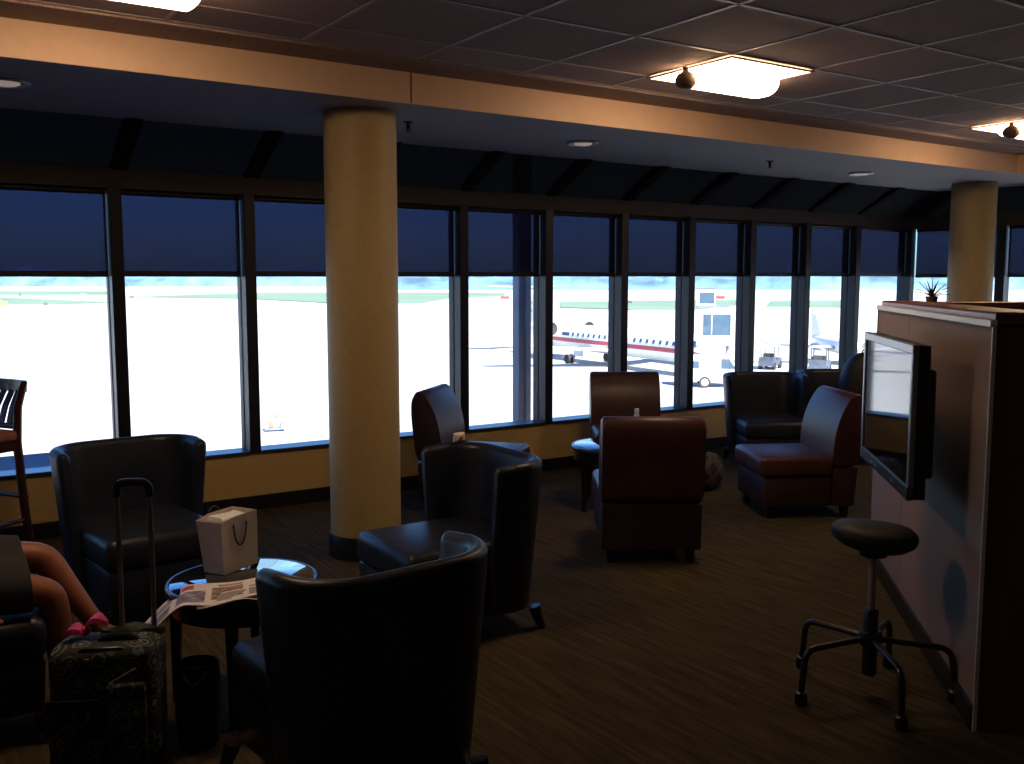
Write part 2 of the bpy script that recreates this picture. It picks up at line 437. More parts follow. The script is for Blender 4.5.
# header beams and sloped skylight shades above the windows
b = new(); box(b, ((LX+CX)/2, YF+.10, 2.185), (CX-LX, .20, .125)); struct('trim_4', b, M['header'])
b = new(); side_prism(b, 0, SL, -.10, .10, 2.1225, 2.2475); struct('trim_5', b, M['header'])
b = new()
prism(b, [(LX, YF, 2.245), (LX, YF+.2, 2.245), (LX, Y_SOF+.15, 2.60), (LX, Y_SOF-.02, 2.50)], (CX-LX-.04, 0, 0))
struct('ceiling_skylight', b, M['skyshade'])
b = new()
A0, A1 = CORNER-NR*.10+DR*-.12, SOF_C+DR*-.1
P = lambda q, z: Vector((q.x, q.y, z))
e0, e1 = along(CORNER-NR*.10, BY), along(SOF_C, BY)
b2 = [P(A0, 2.245), P(A0+NR*.25, 2.245), P(A1+NR*.15, 2.60), P(A1, 2.50)]
prism(b, b2, DR*(SL)); struct('ceiling_skylight_right', b, M['skyshade'])

XL = [-2.90, -2.06, -1.22, -.38, .46, 1.295, 2.132, 2.96, 3.792, 4.594, 5.393, 6.183, 6.976, 7.763, 8.546]
MW = .076
# skylight ribs follow the mullions
for k, x in enumerate(XL + [CX-.06]):
    b = new(); xx = x+MW/2+.03
    prism(b, [(xx-.045, YF-.01, 2.235), (xx-.045, YF+.05, 2.25), (xx-.045, Y_SOF+.02, 2.50), (xx-.045, Y_SOF-.06, 2.475)], (.09, 0, 0))
    o = struct('trim_%d' % (20+k), b, M['rib'])
ordn = ['first', 'second', 'third', 'fourth', 'fifth', 'sixth', 'seventh', 'eighth', 'ninth', 'tenth', 'eleventh', 'twelfth', 'thirteenth']
Z0, Z1 = .41, 2.13
def window(n, x0, x1, z_blind, label, gl, last=False):
    b = new(); box(b, ((x0+x1)/2, YG+.012, (Z0+Z1)/2), (x1-x0, .010, Z1-Z0+.06))
    w = struct('window_%d' % n, b, M['pane'])
    b = new(); box(b, (x0-MW/2, (YF+YG)/2+.02, (.393+Z1)/2), (MW, YG-YF+.08, Z1-.393), .004, 1)
    obj('mullion', b, M['alu'], w, False)
    b = new(); box(b, (x0-MW/2, YG-.012, (Z0+Z1)/2), (MW+.008, .024, Z1-Z0), .003, 1)
    obj('glazing_bead', b, M['bar'], w, False)
    b = new(); box(b, ((x0+x1)/2, (YF+YG)/2+.017, .401), (x1-x0+.001, YG-YF+.086, .018), .004, 1)
    obj('sill', b, M['ledge'], w, False)
    if label:
        bl = thing('roller_blind', label, 'window blind', ((x0+x1)/2, YG-.03, z_blind), 0, 'navy roller blinds over the windows')
        W = x1-x0-.012-gl
        b = new(); box(b, (gl/2, 0, (Z1-z_blind)/2+.005), (W, .0016, Z1-z_blind-.03)); obj('shade_cloth', b, M['blind'], bl, False)
        b = new(); box(b, (gl/2, 0, .016), (W, .016, .036), .004, 2); obj('bottom_bar', b, M['bar'], bl, False)
        b = new(); tube(b, [(gl/2-W/2, 0, Z1-z_blind-.022), (gl/2+W/2, 0, Z1-z_blind-.022)], .02, 12); obj('roller', b, M['bar'], bl)
for k in range(len(XL)):
    x0 = XL[k]+MW; x1 = XL[k+1] if k+1 < len(XL) else CX-.09
    vis = k-4
    lab = 'navy roller blind beyond the left edge, on the windows left of the bar stool'
    zb = 1.583 + .0035*max(0, x0-.5)
    gl = {3: .035, 5: .03, 8: .03}.get(vis-0, .0)
    if k >= 4:
        lab = {4: 'navy roller blind on the leftmost window, above the slatted bar stool',
               5: 'navy roller blind on the window directly above the tub chair by the glass',
               6: 'navy roller blind on the window just left of the big ochre column',
               7: 'navy roller blind just right of the big ochre column',
               8: 'navy roller blind with the outdoor post showing dark through it',
               9: 'navy roller blind on the window over the jet tail, right of the outdoor post',
               10: 'navy roller blind above the tall wine chair that faces us, over the jet windows',
               11: 'navy roller blind over the window where the white boarding bridge shows',
               12: 'navy roller blind third from the window corner, over bare apron',
               13: 'navy roller blind second from the window corner, over the parked tug',
               14: 'navy roller blind on the long wall right beside the window corner'}[k]
    gl = {8: .02, 10: .022, 13: .03}.get(k, 0)
    window(k+1, x0, x1, zb, lab, gl)
# corner post
b = new(); box(b, (CX-.052, (YF+YG)/2+.03, (Z0+Z1)/2+.02), (.075, .16, Z1-Z0+.1)); struct('trim_6', b, M['alu'])
# windows of the side wall
ss = [(.02, .955), (1.045, 1.96), (2.05, 2.96), (3.05, 3.98)]
def side_obj(name, s0, s1, n0, n1, z0, z1, m, parent=None):
    b = new(); side_prism(b, s0, s1, n0, n1, z0, z1); return struct(name, b, m, parent)
rl = ['navy roller blind between the window corner and the far ochre column', 'navy roller blind on the side wall right of the far ochre column', None, None]
for k, (s0, s1) in enumerate(ss):
    w = side_obj('window_%d' % (20+k), s0, s1, .007, .017, Z0-.03, Z1+.03, M['pane'])
    side_obj('mullion', s1, s1+.09, -.09, .06, Z0, Z1, M['alu'], w)
    side_obj('sill', s0, s1, -.106, .08, .393, .41, M['ledge'], w)
    g = .09 if k == 0 else .01
    bl = thing('roller_blind', rl[k], 'window blind', tuple(CORNER+DR*(s0+g)+Vector((0, 0, 1.60))), 0, 'navy roller blinds over the windows')
    if not rl[k]: bl['label'] = 'navy roller blind further along the side wall, out of view'
    bl.rotation_euler.z = math.atan2(DR.y, DR.x)
    W = s1-s0-g-.01
    b = new(); box(b, (W/2, -.03, .265+.005), (W, .0016, .51)); obj('shade_cloth', b, M['blind'], bl, False)
    b = new(); box(b, (W/2, -.03, .016), (W, .016, .036), .004); obj('bottom_bar', b, M['bar'], bl, False)
    b = new(); tube(b, [(0, -.03, .508), (W, -.03, .508)], .02, 12); obj('roller', b, M['bar'], bl)

# columns
def column(name, x, y):
    b = new(); lathe(b, [(.2, .13), (.2, Z_SOF)], 48, (x, y, 0)); o = struct(name, b, M['column'], None, True)
    o['kind'] = 'structure'
    b = new(); lathe(b, [(.2, 0), (.213, 0), (.213, .115), (.206, .13), (.2, .13)], 48, (x, y, 0)); obj('base_ring', b, M['base'], o)
column('column_left', 2.346, 4.99)
column('column_right', 8.83, 5.26)

# ------------------------------------------------------------------ ceiling fittings
def troffer(loc, label):
    t = thing('ceiling_light', label, 'ceiling light', loc, 0, 'square ceiling lights')
    b = new(); h = .305
    for (cx, cy, sx, sy) in ((0, h-.006, .61, .012), (0, -h+.006, .61, .012), (h-.006, 0, .012, .586), (-h+.006, 0, .012, .586)):
        box(b, (cx, cy, -.004), (sx, sy, .008))
    obj('frame', b, M['tbar'], t, False)
    b = new(); box(b, (0, 0, -.004), (.586, .586, .004)); obj('reflector_pan', b, M['pan'], t, False)
    b = new(); prof = []
    n = 12; rs = []
    for k in range(n+1):
        a = PI*k/n; rs.append((.105*math.copysign(abs(math.cos(a))**.6, math.cos(a)), -.006-.085*abs(math.sin(a))**.6))
    L0, L1 = -.285, .285
    sec = []
    for x, sc in ((L0, .72), (L0+.008, .9), (L0+.02, 1), (L1-.02, 1), (L1-.008, .9), (L1, .72)):
        sec.append([Vector((x, y*(.9+.1*sc)+.01, -.006+(z+.006)*sc)) for y, z in rs])
    rings(b, sec); obj('drop_lens', b, M['lens'], t)
    b = new(); lathe(b, [(.016, -.008), (.014, -.022), (.018, -.03), (.042, -.044), (.055, -.068), (.052, -.092), (.034, -.112), (.008, -.119)], 24, (-.335, -.02, 0))
    k = obj('round_knob', b, M['knob'], t); k['label'] = 'dark round knob on the lamp edge'
    return t
t0 = troffer((3.88, 3.705, Z_CEIL-.008), 'bright square ceiling light in front of the fascia, near middle of the ceiling')
t1 = copy_tree(t0); t1.location.x = 3.88+5*T; t1['label'] = 'square ceiling light cut off by the right edge, above the far column'
t2 = copy_tree(t0); t2.location.x = 3.88-5*T-.02; t2['label'] = 'square ceiling light cut off by the top edge above the left windows'

def downlight(x, y, label):
    t = thing('downlight', label, 'recessed light', (x, y, Z_SOF), 0, 'recessed downlights in the soffit')
    b = new(); lathe(b, [(.075, -.001), (.105, -.001), (.110, -.008), (.10, -.014), (.078, -.006)], 32, cap=False); obj('trim_ring', b, M['ring'], t)
    b = new(); lathe(b, [(.078, -.004), (.06, -.0025), (.001, -.002)], 32, cap=False); obj('reflector', b, M['knob'], t)
    b = new(); lathe(b, [(.06, -.003), (.064, -.010), (.045, -.018), (.004, -.021)], 20); obj('bulb', b, M['bulb'], t)
downlight(4.08, 5.21, 'recessed downlight in the soffit between the two columns, midway')
downlight(7.18, 5.31, 'recessed downlight in the soffit nearest the far ochre column')
downlight(.62, 5.15, 'recessed downlight in the soffit at the left edge, above the tub chairs')
def sprinkler(x, y, label):
    t = thing('sprinkler', label, 'sprinkler', (x, y, Z_SOF), 0, 'sprinklers in the soffit')
    b = new(); lathe(b, [(.032, 0), (.03, -.006), (.012, -.008), (.011, -.03), (.004, -.045)], 16); obj('body', b, M['sprink'], t)
    b = new(); lathe(b, [(.004, -.05), (.020, -.052), (.020, -.055), (.004, -.056)], 16); obj('deflector', b, M['sprink'], t)
    for s in (-1, 1):
        b = new(); tube(b, [(s*.010, 0, -.028), (s*.014, 0, -.042), (s*.004, 0, -.053)], .0025, 6); obj('frame_arm', b, M['sprink'], t)
sprinkler(2.716, 5.12, 'small dark sprinkler head just right of the big ochre column')
sprinkler(5.894, 5.185, 'small dark sprinkler head in the soffit between the two right downlights')

# ------------------------------------------------------------------ seating
def tub_chair(label, loc, facing, hw=.33):
    rz = math.atan2(-facing[0], facing[1])
    t = thing('tub_chair', label, 'armchair', (loc[0], loc[1], 0), rz, 'navy leather tub chairs')
    th = .065; r = .15; yb = -.35+th/2; w = hw-th/2; yt = -.05; zt = .77; zb = .10
    path = []     # right wing tip -> back -> left wing tip : (x, y, nx, ny, drop)
    for k in range(7):
        q = k/6; path.append((w, yt+(yb+r-yt)*q, 1, 0, .012*(1-q)))
    for k in range(1, 9):
        a = PI/2*k/8; path.append((w-r+r*math.cos(a), yb+r-r*math.sin(a), math.cos(a), -math.sin(a), 0))
    nb = 8
    for k in range(1, nb): path.append((w-r-(2*(w-r))*k/nb, yb, 0, -1, 0))
    left = [(-x, y, -nx, ny, d) for x, y, nx, ny, d in path[:15]][::-1]
    path = path + left
    secs = []
    n = len(path)
    for i, (x, y, nx, ny, d) in enumerate(path):
        tip = min(i, n-1-i); sc = {0: .45, 1: .9}.get(tip, 1.)
        sec = []
        hz = zt-d; rr = th/2
        pts = [(1, zb), (1, .30), (1, .55), (1, hz-rr)]
        pts += [(math.cos(a), hz-rr+rr*math.sin(a)) for a in (PI/6, PI/3, PI/2, 2*PI/3, 5*PI/6)]
        pts += [(-1, hz-rr), (-1, .55), (-1, .30), (-1, zb)]
        for o, z in pts:
            fl = .030*(z-.45)/.33
            z2 = z-(.012 if tip == 0 else 0)*(z > .6)
            off = o*th/2*sc + fl
            yy = .0
            if tip == 0: yy = -.004
            sec.append(Vector((x+nx*off, y+ny*off+yy, z2)))
        secs.append(sec)
    b = new(); rings(b, secs); obj('back_shell', b, M['navy'], t)
    b = new(); sw = 2*(w-th/2)+.012
    box(b, (0, .025, .345), (sw, .62, .15), .045, 4)
    for v in b.verts:
        if v.co.z > .36: v.co.z += .014*(1-(v.co.x/(sw/2))**2)*(1-((v.co.y-.025)/.34)**2)
    s = obj('seat_cushion', b, M['navy'], t)
    b = new(); box(b, (0, .02, .185), (sw-.012, .61, .19), .018, 2, taper=.97); obj('seat_base', b, M['navy'], t)
    for sx in (-1, 1):
        for sy in (-1, 1):
            b = new(); px, py = sx*(hw-.055), (.30 if sy > 0 else -.29)
            pts = [(px, py, .10), (px+sx*.006, py+sy*.010, .06), (px+sx*.02, py+sy*.03, 0.0)]
            tube(b, pts, [.030, .024, .019], 8); obj('leg', b, M['darkwood'], t)
    return t
tub_chair('navy leather tub chair facing us below the second window, behind the suitcase handle', (1.065, 4.75), (.10, -1))
tub_chair('navy leather tub chair facing left toward the bag table, in front of the big column', (2.15, 3.72), (-1, 0))
tub_chair('large dark tub chair in the foreground seen from behind, back toward us', (1.195, 2.655), (-.10, 1), .32)
tub_chair('dark tub chair at the left edge that the person sits on', (.13, 3.77), (1, 0))
tub_chair('dark tub chair by the windows beyond the wine chairs, the left of the far pair', (6.31, 5.49), (-.56, -.83))
tub_chair('dark tub chair by the windows, the right of the far pair, holding a black backpack', (7.06, 5.32), (-.56, -.83))

def slipper_chair(label, loc, facing, z=0):
    rz = math.atan2(-facing[0], facing[1])
    t = thing('slipper_chair', label, 'armless chair', (loc[0], loc[1], 0), rz, 'wine leather armless chairs')
    W = .56
    prof = [(-.13, .34), (-.128, .42), (-.140, .56), (-.175, .69), (-.235, .805), (-.268, .838), (-.318, .830),
            (-.342, .76), (-.340, .62), (-.318, .45), (-.305, .34)]
    b = new(); P3 = smooth_poly([(-W/2, y, z) for y, z in prof], 2)
    prism(b, P3, (W, 0, 0), .014, 2)
    for v in b.verts:       # softly crowned front face, rounded upper corners
        k = abs(v.co.x)/(W/2)
        if v.co.z > .50: v.co.z -= .020*max(0, (k-.75)/.25)**2*min(1, (v.co.z-.50)/.34)**2
    bk = obj('backrest', b, M['wine'], t, ang=55)
    b = new(); prism(b, [(-W/2+.004, y, z) for y, z in ((-.14, .08), (-.14, .34), (-.307, .34), (-.285, .08))], (W-.008, 0, 0), .012, 2)
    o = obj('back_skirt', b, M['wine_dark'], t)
    b = new(); box(b, (0, .105, .345), (W, .50, .135), .035, 4)
    for v in b.verts:
        if v.co.z > .36: v.co.z += .012*(1-(v.co.x/(W/2))**2)
    obj('seat_cushion', b, M['wine'], t)
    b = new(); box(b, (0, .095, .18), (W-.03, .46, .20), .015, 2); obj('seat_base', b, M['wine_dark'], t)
    for sx in (-1, 1):
        for y in (.27, -.24):
            b = new(); box(b, (sx*.22, y, .042), (.05, .05, .084), .004, 1, taper=.8); obj('leg', b, M['darkwood'], t, False)
    return t
slipper_chair('wine leather armless chair in profile facing right, by the windows beside the big column', (3.45, 5.62), (.67, -.74))
slipper_chair('wine leather armless chair facing us with its back to the windows and jet', (4.99, 5.77), (-.56, -.83))
slipper_chair('wine leather armless chair in the middle seen square from behind', (3.70, 4.12), (.56, .83))
slipper_chair('wine leather armless chair turned to face left, nearest the television', (5.24, 4.30), (-.88, .48))

# ------------------------------------------------------------------ tables
def round_table(label, loc, R, H, a0):
    t = thing('round_table', label, 'side table', (loc[0], loc[1], 0), a0, 'round side tables')
    b = new(); lathe(b, [(R-.02, H-.03), (R-.004, H-.028), (R, H-.018), (R-.002, H-.006), (R-.006, H-.001), (R-.014, H-.001), (R-.016, H-.012)], 64, cap=False); obj('rim', b, M['rim'], t)
    b = new(); lathe(b, [(R-.016, H-.016), (R-.0155, H-.004), (R-.020, H-.001), (.001, H-.001)], 64); obj('glass_top', b, M['glass_top'], t)
    b = new(); lathe(b, [(.001, H-.022), (R-.02, H-.022), (R-.022, H-.10), (R-.04, H-.10), (R-.04, H-.035), (.001, H-.034)], 64, cap=False); obj('apron', b, M['darkwood'], t)
    for k in range(4):
        a = PI/4+k*PI/2; c, s = math.cos(a), math.sin(a); r = R-.035
        b = new(); box(b, (0, 0, (H-.03)/2), (.045, .045, H-.03), .004, 1, rot=None, taper=.55)
        for v in b.verts: v.co = R_z(a) @ Vector((v.co.x+r+.012*(1-v.co.z/H), v.co.y, v.co.z))
        obj('leg', b, M['darkwood'], t, False)
    return t
round_table('round dark table with reflective glass top, under the white bag and newspaper', (1.115, 3.44), .275, .46, .3)
round_table('round dark table with reflective glass top, among the wine chairs', (4.28, 5.07), .31, .435, 2.40)

# paper bag standing on the near table
def paper_bag():
    t = thing('paper_bag', 'white paper shopping bag with dark rope handles on the near round table', 'bag', (1.125, 3.60, .4605), math.radians(30))
    w, d, h = .185, .10, .215
    b = new(); n = 8; rs = []
    for k in range(n+1):
        q = k/n; z = h*q
        ww = w/2*(1+.07*q); dd = d/2*(1+.22*q); gus = .012*math.sin(PI*q)*(1-q)
        lean = -.018*q
        P_ = []
        for (x, y) in ((-1, -1), (-.33, -1), (.33, -1), (1, -1), (1, 0), (1, 1), (.33, 1), (-.33, 1), (-1, 1), (-1, 0)):
            xx = x*ww; yy = y*dd
            if y == 0: xx -= math.copysign(gus, x)
            nn = noise.noise(Vector((x*2+q*3, y*2, q*4)))*.004*(q > 0)
            P_.append(Vector((xx+lean+nn, yy+nn, z - (.014 if x == -1 and k == n else 0))))
        rs.append(P_)
    for k in range(n-1, 0, -1):     # inner skin
        rs.append([p*1.0 + Vector((-p.x*.03, -p.y*.05, 0)) for p in rs[k]])
    rings(b, rs); obj('bag_body', b, M['bag'], t, ang=25)
    for s in (-1, 1):
        pts = []; zt = h*.86
        for k in range(15):
            q = k/14*2-1
            # the rope loops hang down over the faces
            pts.append((q*.036-.018, s*(d/2*1.19+.005), zt-.085*(1-q*q)**.6 if s < 0 else zt+.05*(1-q*q)**.5))
        b = new(); tube(b, pts, .0032, 8); h_ = obj('rope_handle', b, M['cord'], t)
    b = new(); box(b, (-.015, 0, h-.02), (w*.75, d*.8, .03), .01, 2)
    for v in b.verts: v.co += noise.noise_vector(v.co*40)*.012
    obj('tissue', b, M['tissue'], t)
    # faint oval crest printed on the front
    b = new(); rs = []
    for rr in (.028, .0255):
        rs.append([Vector((rr*.8*math.cos(a)-.008, -d/2*1.115-.0022-.0006*math.sin(a), .105+rr*math.sin(a))) for a in [2*PI*k/28 for k in range(28)]])
    rings(b, rs, cap=False)
    for (zz, ww) in ((.115, .012), (.106, .02), (.097, .012)):
        box(b, (-.008, -d/2*1.115-.002, zz), (ww, .0006, .003))
    obj('crest_print', b, M['crest'], t, False)
    return t
paper_bag()

# newspaper draped over the table edge
def newspaper(name, label, o, ux, uy, L, Wd, base_z, drop_from, drop, layout, thick=.003):
    t = thing(name, label, 'newspaper', o)
    ux = Vector((ux[0], ux[1], 0)).normalized(); uy = Vector((uy[0], uy[1], 0)).normalized()
    nu, nv = 44, 22
    b = new(); grid = []; o = Vector(o)
    for s in (0, 1):
        g = []
        for i in range(nu+1):
            row = []
            u = i/nu*L
            for j in range(nv+1):
                v = j/nv*Wd
                dz = 0; uu = u
                if u > drop_from:
                    q = (u-drop_from)/(L-drop_from); dz = -drop*q**1.25; uu = drop_from+(u-drop_from)*(1-.10*q)
                wav = .0035+.0035*math.sin(u*22+v*6)+.004*math.sin(v*17+u*5)*(v/Wd)
                wav += .010*max(0, 1-v/Wd*3)*(.5+.5*math.sin(u*26))
                p = ux*uu+uy*v+Vector((0, 0, base_z+dz+wav+s*thick))
                row.append(b.verts.new(p))
            g.append(row)
        grid.append(g)
    def m_at(i, j):
        u = (i+.5)/nu; v = (j+.5)/nv
        for (u0, u1, v0, v1, mi) in layout:
            if u0 <= u < u1 and v0 <= v < v1: return mi
        return 0
    for i in range(nu):
        for j in range(nv):
            a, c, d_, e = grid[1][i][j], grid[1][i+1][j], grid[1][i+1][j+1], grid[1][i][j+1]
            f = b.faces.new((a, c, d_, e)); f.material_index = m_at(i, j)
            a, c, d_, e = grid[0][i][j], grid[0][i+1][j], grid[0][i+1][j+1], grid[0][i][j+1]
            b.faces.new((a, e, d_, c))
    for i in range(nu):
        for j in (0, nv):
            b.faces.new((grid[0][i][j], grid[0][i+1][j], grid[1][i+1][j], grid[1][i][j]))
    for j in range(nv):
        for i in (0, nu):
            b.faces.new((grid[0][i][j], grid[1][i][j], grid[1][i][j+1], grid[0][i][j+1]))
    obj('page', b, [M['paper'], M['paper_ink'], M['paper_photo'], M['paper_photo2'], M['paper_red']], t)
    return t
lay = [(.02, .07, .15, .45, 3), (.02, .07, .5, .75, 2), (.10, .19, .12, .5, 1), (.10, .19, .56, .62, 1), (.10, .14, .68, .9, 1),
       (.22, .46, .22, .78, 3), (.22, .40, .84, .92, 1), (.50, .70, .12, .70, 2), (.60, .68, .78, .96, 4), (.74, .97, .10, .55, 2), (.74, .94, .62, .80, 1), (.76, .9, .86, .92, 1)]
newspaper('newspaper', 'open newspaper with colour photos hanging over the left edge of the near table', (1.13, 3.15, .4625), (-.98, .16), (.32, .947), .47, .255, 0, .30, .12, lay)
newspaper('folded_newspaper', 'thin folded newspaper tucked under the open one on the near table', (1.07, 3.145, .4603), (-.96, .20), (.25, .96), .20, .14, 0, .30, 0, [(.1, .9, .3, .9, 1)], .0015)

# bottle on the far table and a wrapper on the profile chair
t = thing('water_bottle', 'small clear blue bottle on the far round table', 'bottle', (4.30, 4.88, .435))
b = new(); lathe(b, [(.001, 0), (.030, 0), (.034, .006), (.034, .12), (.031, .155), (.033, .18), (.016, .225), (.013, .240)], 24); obj('bottle_body', b, M['bottle'], t)
b = new(); lathe(b, [(.015, .240), (.015, .266), (.001, .267)], 20); obj('cap', b, M['white_plastic'], t)
b = new(); lathe(b, [(.0345, .05), (.0345, .11)], 24, cap=False); obj('label_band', b, M['white_plastic'], t)
t = thing('snack_packet', 'small crumpled red and white packet on top of the left-facing tub chair back', 'packet', (2.40, 4.035, .768), .5)
b = new(); box(b, (0, 0, .022), (.065, .04, .044), .010, 3)
for v in b.verts: v.co += noise.noise_vector(v.co*45)*.009; v.co.z = max(.001, v.co.z)
obj('packet_body', b, M['bag'], t)
b = new(); box(b, (-.016, -.016, .02), (.028, .016, .024), .005, 2)
for v in b.verts: v.co += noise.noise_vector(v.co*60)*.005
obj('red_print', b, M['red_print'], t)

# ------------------------------------------------------------------ bar stool
def bar_stool():
    f = Vector((-.86, -.51)); t = thing('bar_stool', 'dark wooden bar stool with slatted back and tan seat at the left windows', 'bar stool', (.385, 5.645, 0), math.atan2(-f.x, f.y))
    m = M['stoolwood']
    b = new(); box(b, (0, .02, .755), (.42, .40, .06), .022, 3); obj('seat', b, M['stoolseat'], t)
    b = new(); box(b, (0, .02, .70), (.40, .38, .05), .004, 1); obj('seat_frame', b, m, t, False)
    for s in (-1, 1):
        b = new(); tube(b, [(s*.19, -.25, 0), (s*.19, -.205, .36), (s*.19, -.18, .72), (s*.19, -.195, .90), (s*.19, -.240, 1.03)], [.021, .022, .023, .021, .018], 8); obj('back_post', b, m, t)
        b = new(); tube(b, [(s*.19, .24, 0), (s*.185, .20, .70)], [.017, .022], 8); obj('leg', b, m, t)
        b = new(); tube(b, [(s*.19, -.215, .30), (s*.188, .222, .30)], .013, 8); obj('stretcher', b, m, t)
    b = new(); tube(b, [(-.19, .218, .22), (.19, .218, .22)], .015, 8); obj('footrest', b, m, t)
    b = new(); tube(b, [(-.19, -.222, .42), (.19, -.222, .42)], .012, 8); obj('stretcher', b, m, t)
    b = new()
    rs = []
    for k in range(9):
        x = -.19+.38*k/8; y = -.243-.03*math.cos(PI*(k/8-.5)); rs.append([Vector((x, y-.011, .975)), Vector((x, y+.011, .973)), Vector((x, y+.006, 1.035)), Vector((x, y-.014, 1.035))])
    rings(b, rs); obj('top_rail', b, m, t)
    b = new(); tube(b, [(-.19, -.184, .80), (.19, -.184, .80)], .016, 8); obj('lower_rail', b, m, t)
    for k in range(5):
        x = -.13+.065*k
        b = new(); yb = -.03*math.cos(PI*(x/.38))
        rings(b, [[Vector((x+sx*.018, y+sy*.006, z)) for sx, sy in ((-1, -1), (1, -1), (1, 1), (-1, 1))] for y, z in ((-.184, .80), (-.205+yb*.5, .90), (-.240+yb, .985))])
        obj('slat', b, m, t, False)
bar_stool()

# ------------------------------------------------------------------ partition, television, stool
PA = Vector((3.115, 1.765, 0)); PD = Vector((.7071, .7071, 0)); PN = Vector((-.7071, .7071, 0)); PLEN = 2.13
def P_prism(bm, s0, s1, n0, n1, z0, z1, bev=0):
    q = [PA+PD*s+PN*n for s, n in ((s0, n0), (s1, n0), (s1, n1), (s0, n1))]
    return prism(bm, [(p.x, p.y, z0) for p in q], (0, 0, z1-z0), bev)
def local(t):
    """keep a part's world position when its parent Empty stands at t.location"""
    for ch in t.children:
        for v in ch.data.vertices: v.co -= t.location
t = thing('partition', 'chest-high taupe fabric partition with white trim that carries the television', 'partition', tuple(PA))
b = new(); P_prism(b, .006, .62*PLEN-.002, -.010, 0, .09, 1.40); obj('fabric_panel', b, M['fabric_panel'], t, False)
b = new(); P_prism(b, .62*PLEN+.002, PLEN-.006, -.010, 0, .09, 1.40); obj('fabric_panel', b, M['fabric_panel'], t, False)
b = new(); P_prism(b, 0, PLEN, -.012, .010, 1.40, 1.424, .003); obj('top_trim', b, M['white_trim'], t, False)
b = new(); P_prism(b, -.004, .006, -.010, .003, .0, 1.40, .001); obj('edge_trim', b, M['white_trim'], t, False)
b = new(); P_prism(b, PLEN-.006, PLEN+.004, -.010, .004, .0, 1.40, .001); obj('edge_trim', b, M['panel_wood'], t, False)
b = new(); P_prism(b, 0.006, PLEN-.006, -.010, .012, 0, .09, .002); obj('kick_plate', b, M['black'], t, False)
b = new(); P_prism(b, .03, PLEN-.02, -.19, -.013, 1.402, 1.450, .008); obj('wood_cap', b, M['cap'], t, False)
b = new(); P_prism(b, -.003, PLEN-.01, -.40, -.0105, 0, 1.399, .002); obj('wood_body', b, M['panel_wood'], t, False)
b = new(); P_prism(b, -.008, PLEN-.02, -.42, -.192, 1.4, 1.430, .004); obj('wood_top', b, M['panel_wood'], t, False)
local(t)

# second wood-topped divider further back
t = thing('wood_divider', 'low cherry wood divider topped with a ledge behind the partition', 'partition', (5.62, 3.05, 0))
ang = math.atan2(-.5585, .8295)
t.rotation_euler.z = ang
b = new(); box(b, (.60, .1, .699), (2.3, .16, 1.398), .003, 1); obj('panel', b, M['panel_wood'], t, False)
b = new(); box(b, (.60, .1, 1.415), (2.40, .26, .035), .006, 2); obj('ledge', b, M['cap'], t, False)

# spiky plant standing on the divider
t = thing('potted_plant', 'small spiky plant standing behind the partition before the far column', 'plant', (5.47, 3.45, 1.4175))
t.location = (5.30, 3.34, 0)
t.location = (5.18, 3.315, 1.4328)
b = new(); lathe(b, [(.001, 0), (.028, 0), (.034, .03), (.036, .034), (.030, .034), (.001, .028)], 20); obj('pot', b, M['pot'], t)
for k in range(17):
    a = k*2.399; L_ = .10+.03*random.random(); up = .35+.9*((k*7) % 10)/10
    b = new(); rs = []
    for i in range(6):
        q = i/5; r = L_*q*math.cos(up*(1-.25*q)); z = .03+L_*q*math.sin(up)-.02*q*q*(up < .8)
        w = .007*(1-q)**.7+.0005
        c, s = math.cos(a), math.sin(a)
        rs.append([Vector((r*c-s*w, r*s+c*w, z)), Vector((r*c, r*s, z-.002)), Vector((r*c+s*w, r*s-c*w, z)), Vector((r*c, r*s, z+.002))])
    rings(b, rs); obj('leaf', b, M['leaf'], t)
b = new(); tube(b, [(0, 0, .03), (.002, 0, .10), (0, .004, .15)], [.004, .003, .001], 6); obj('flower_stalk', b, M['leaf'], t)

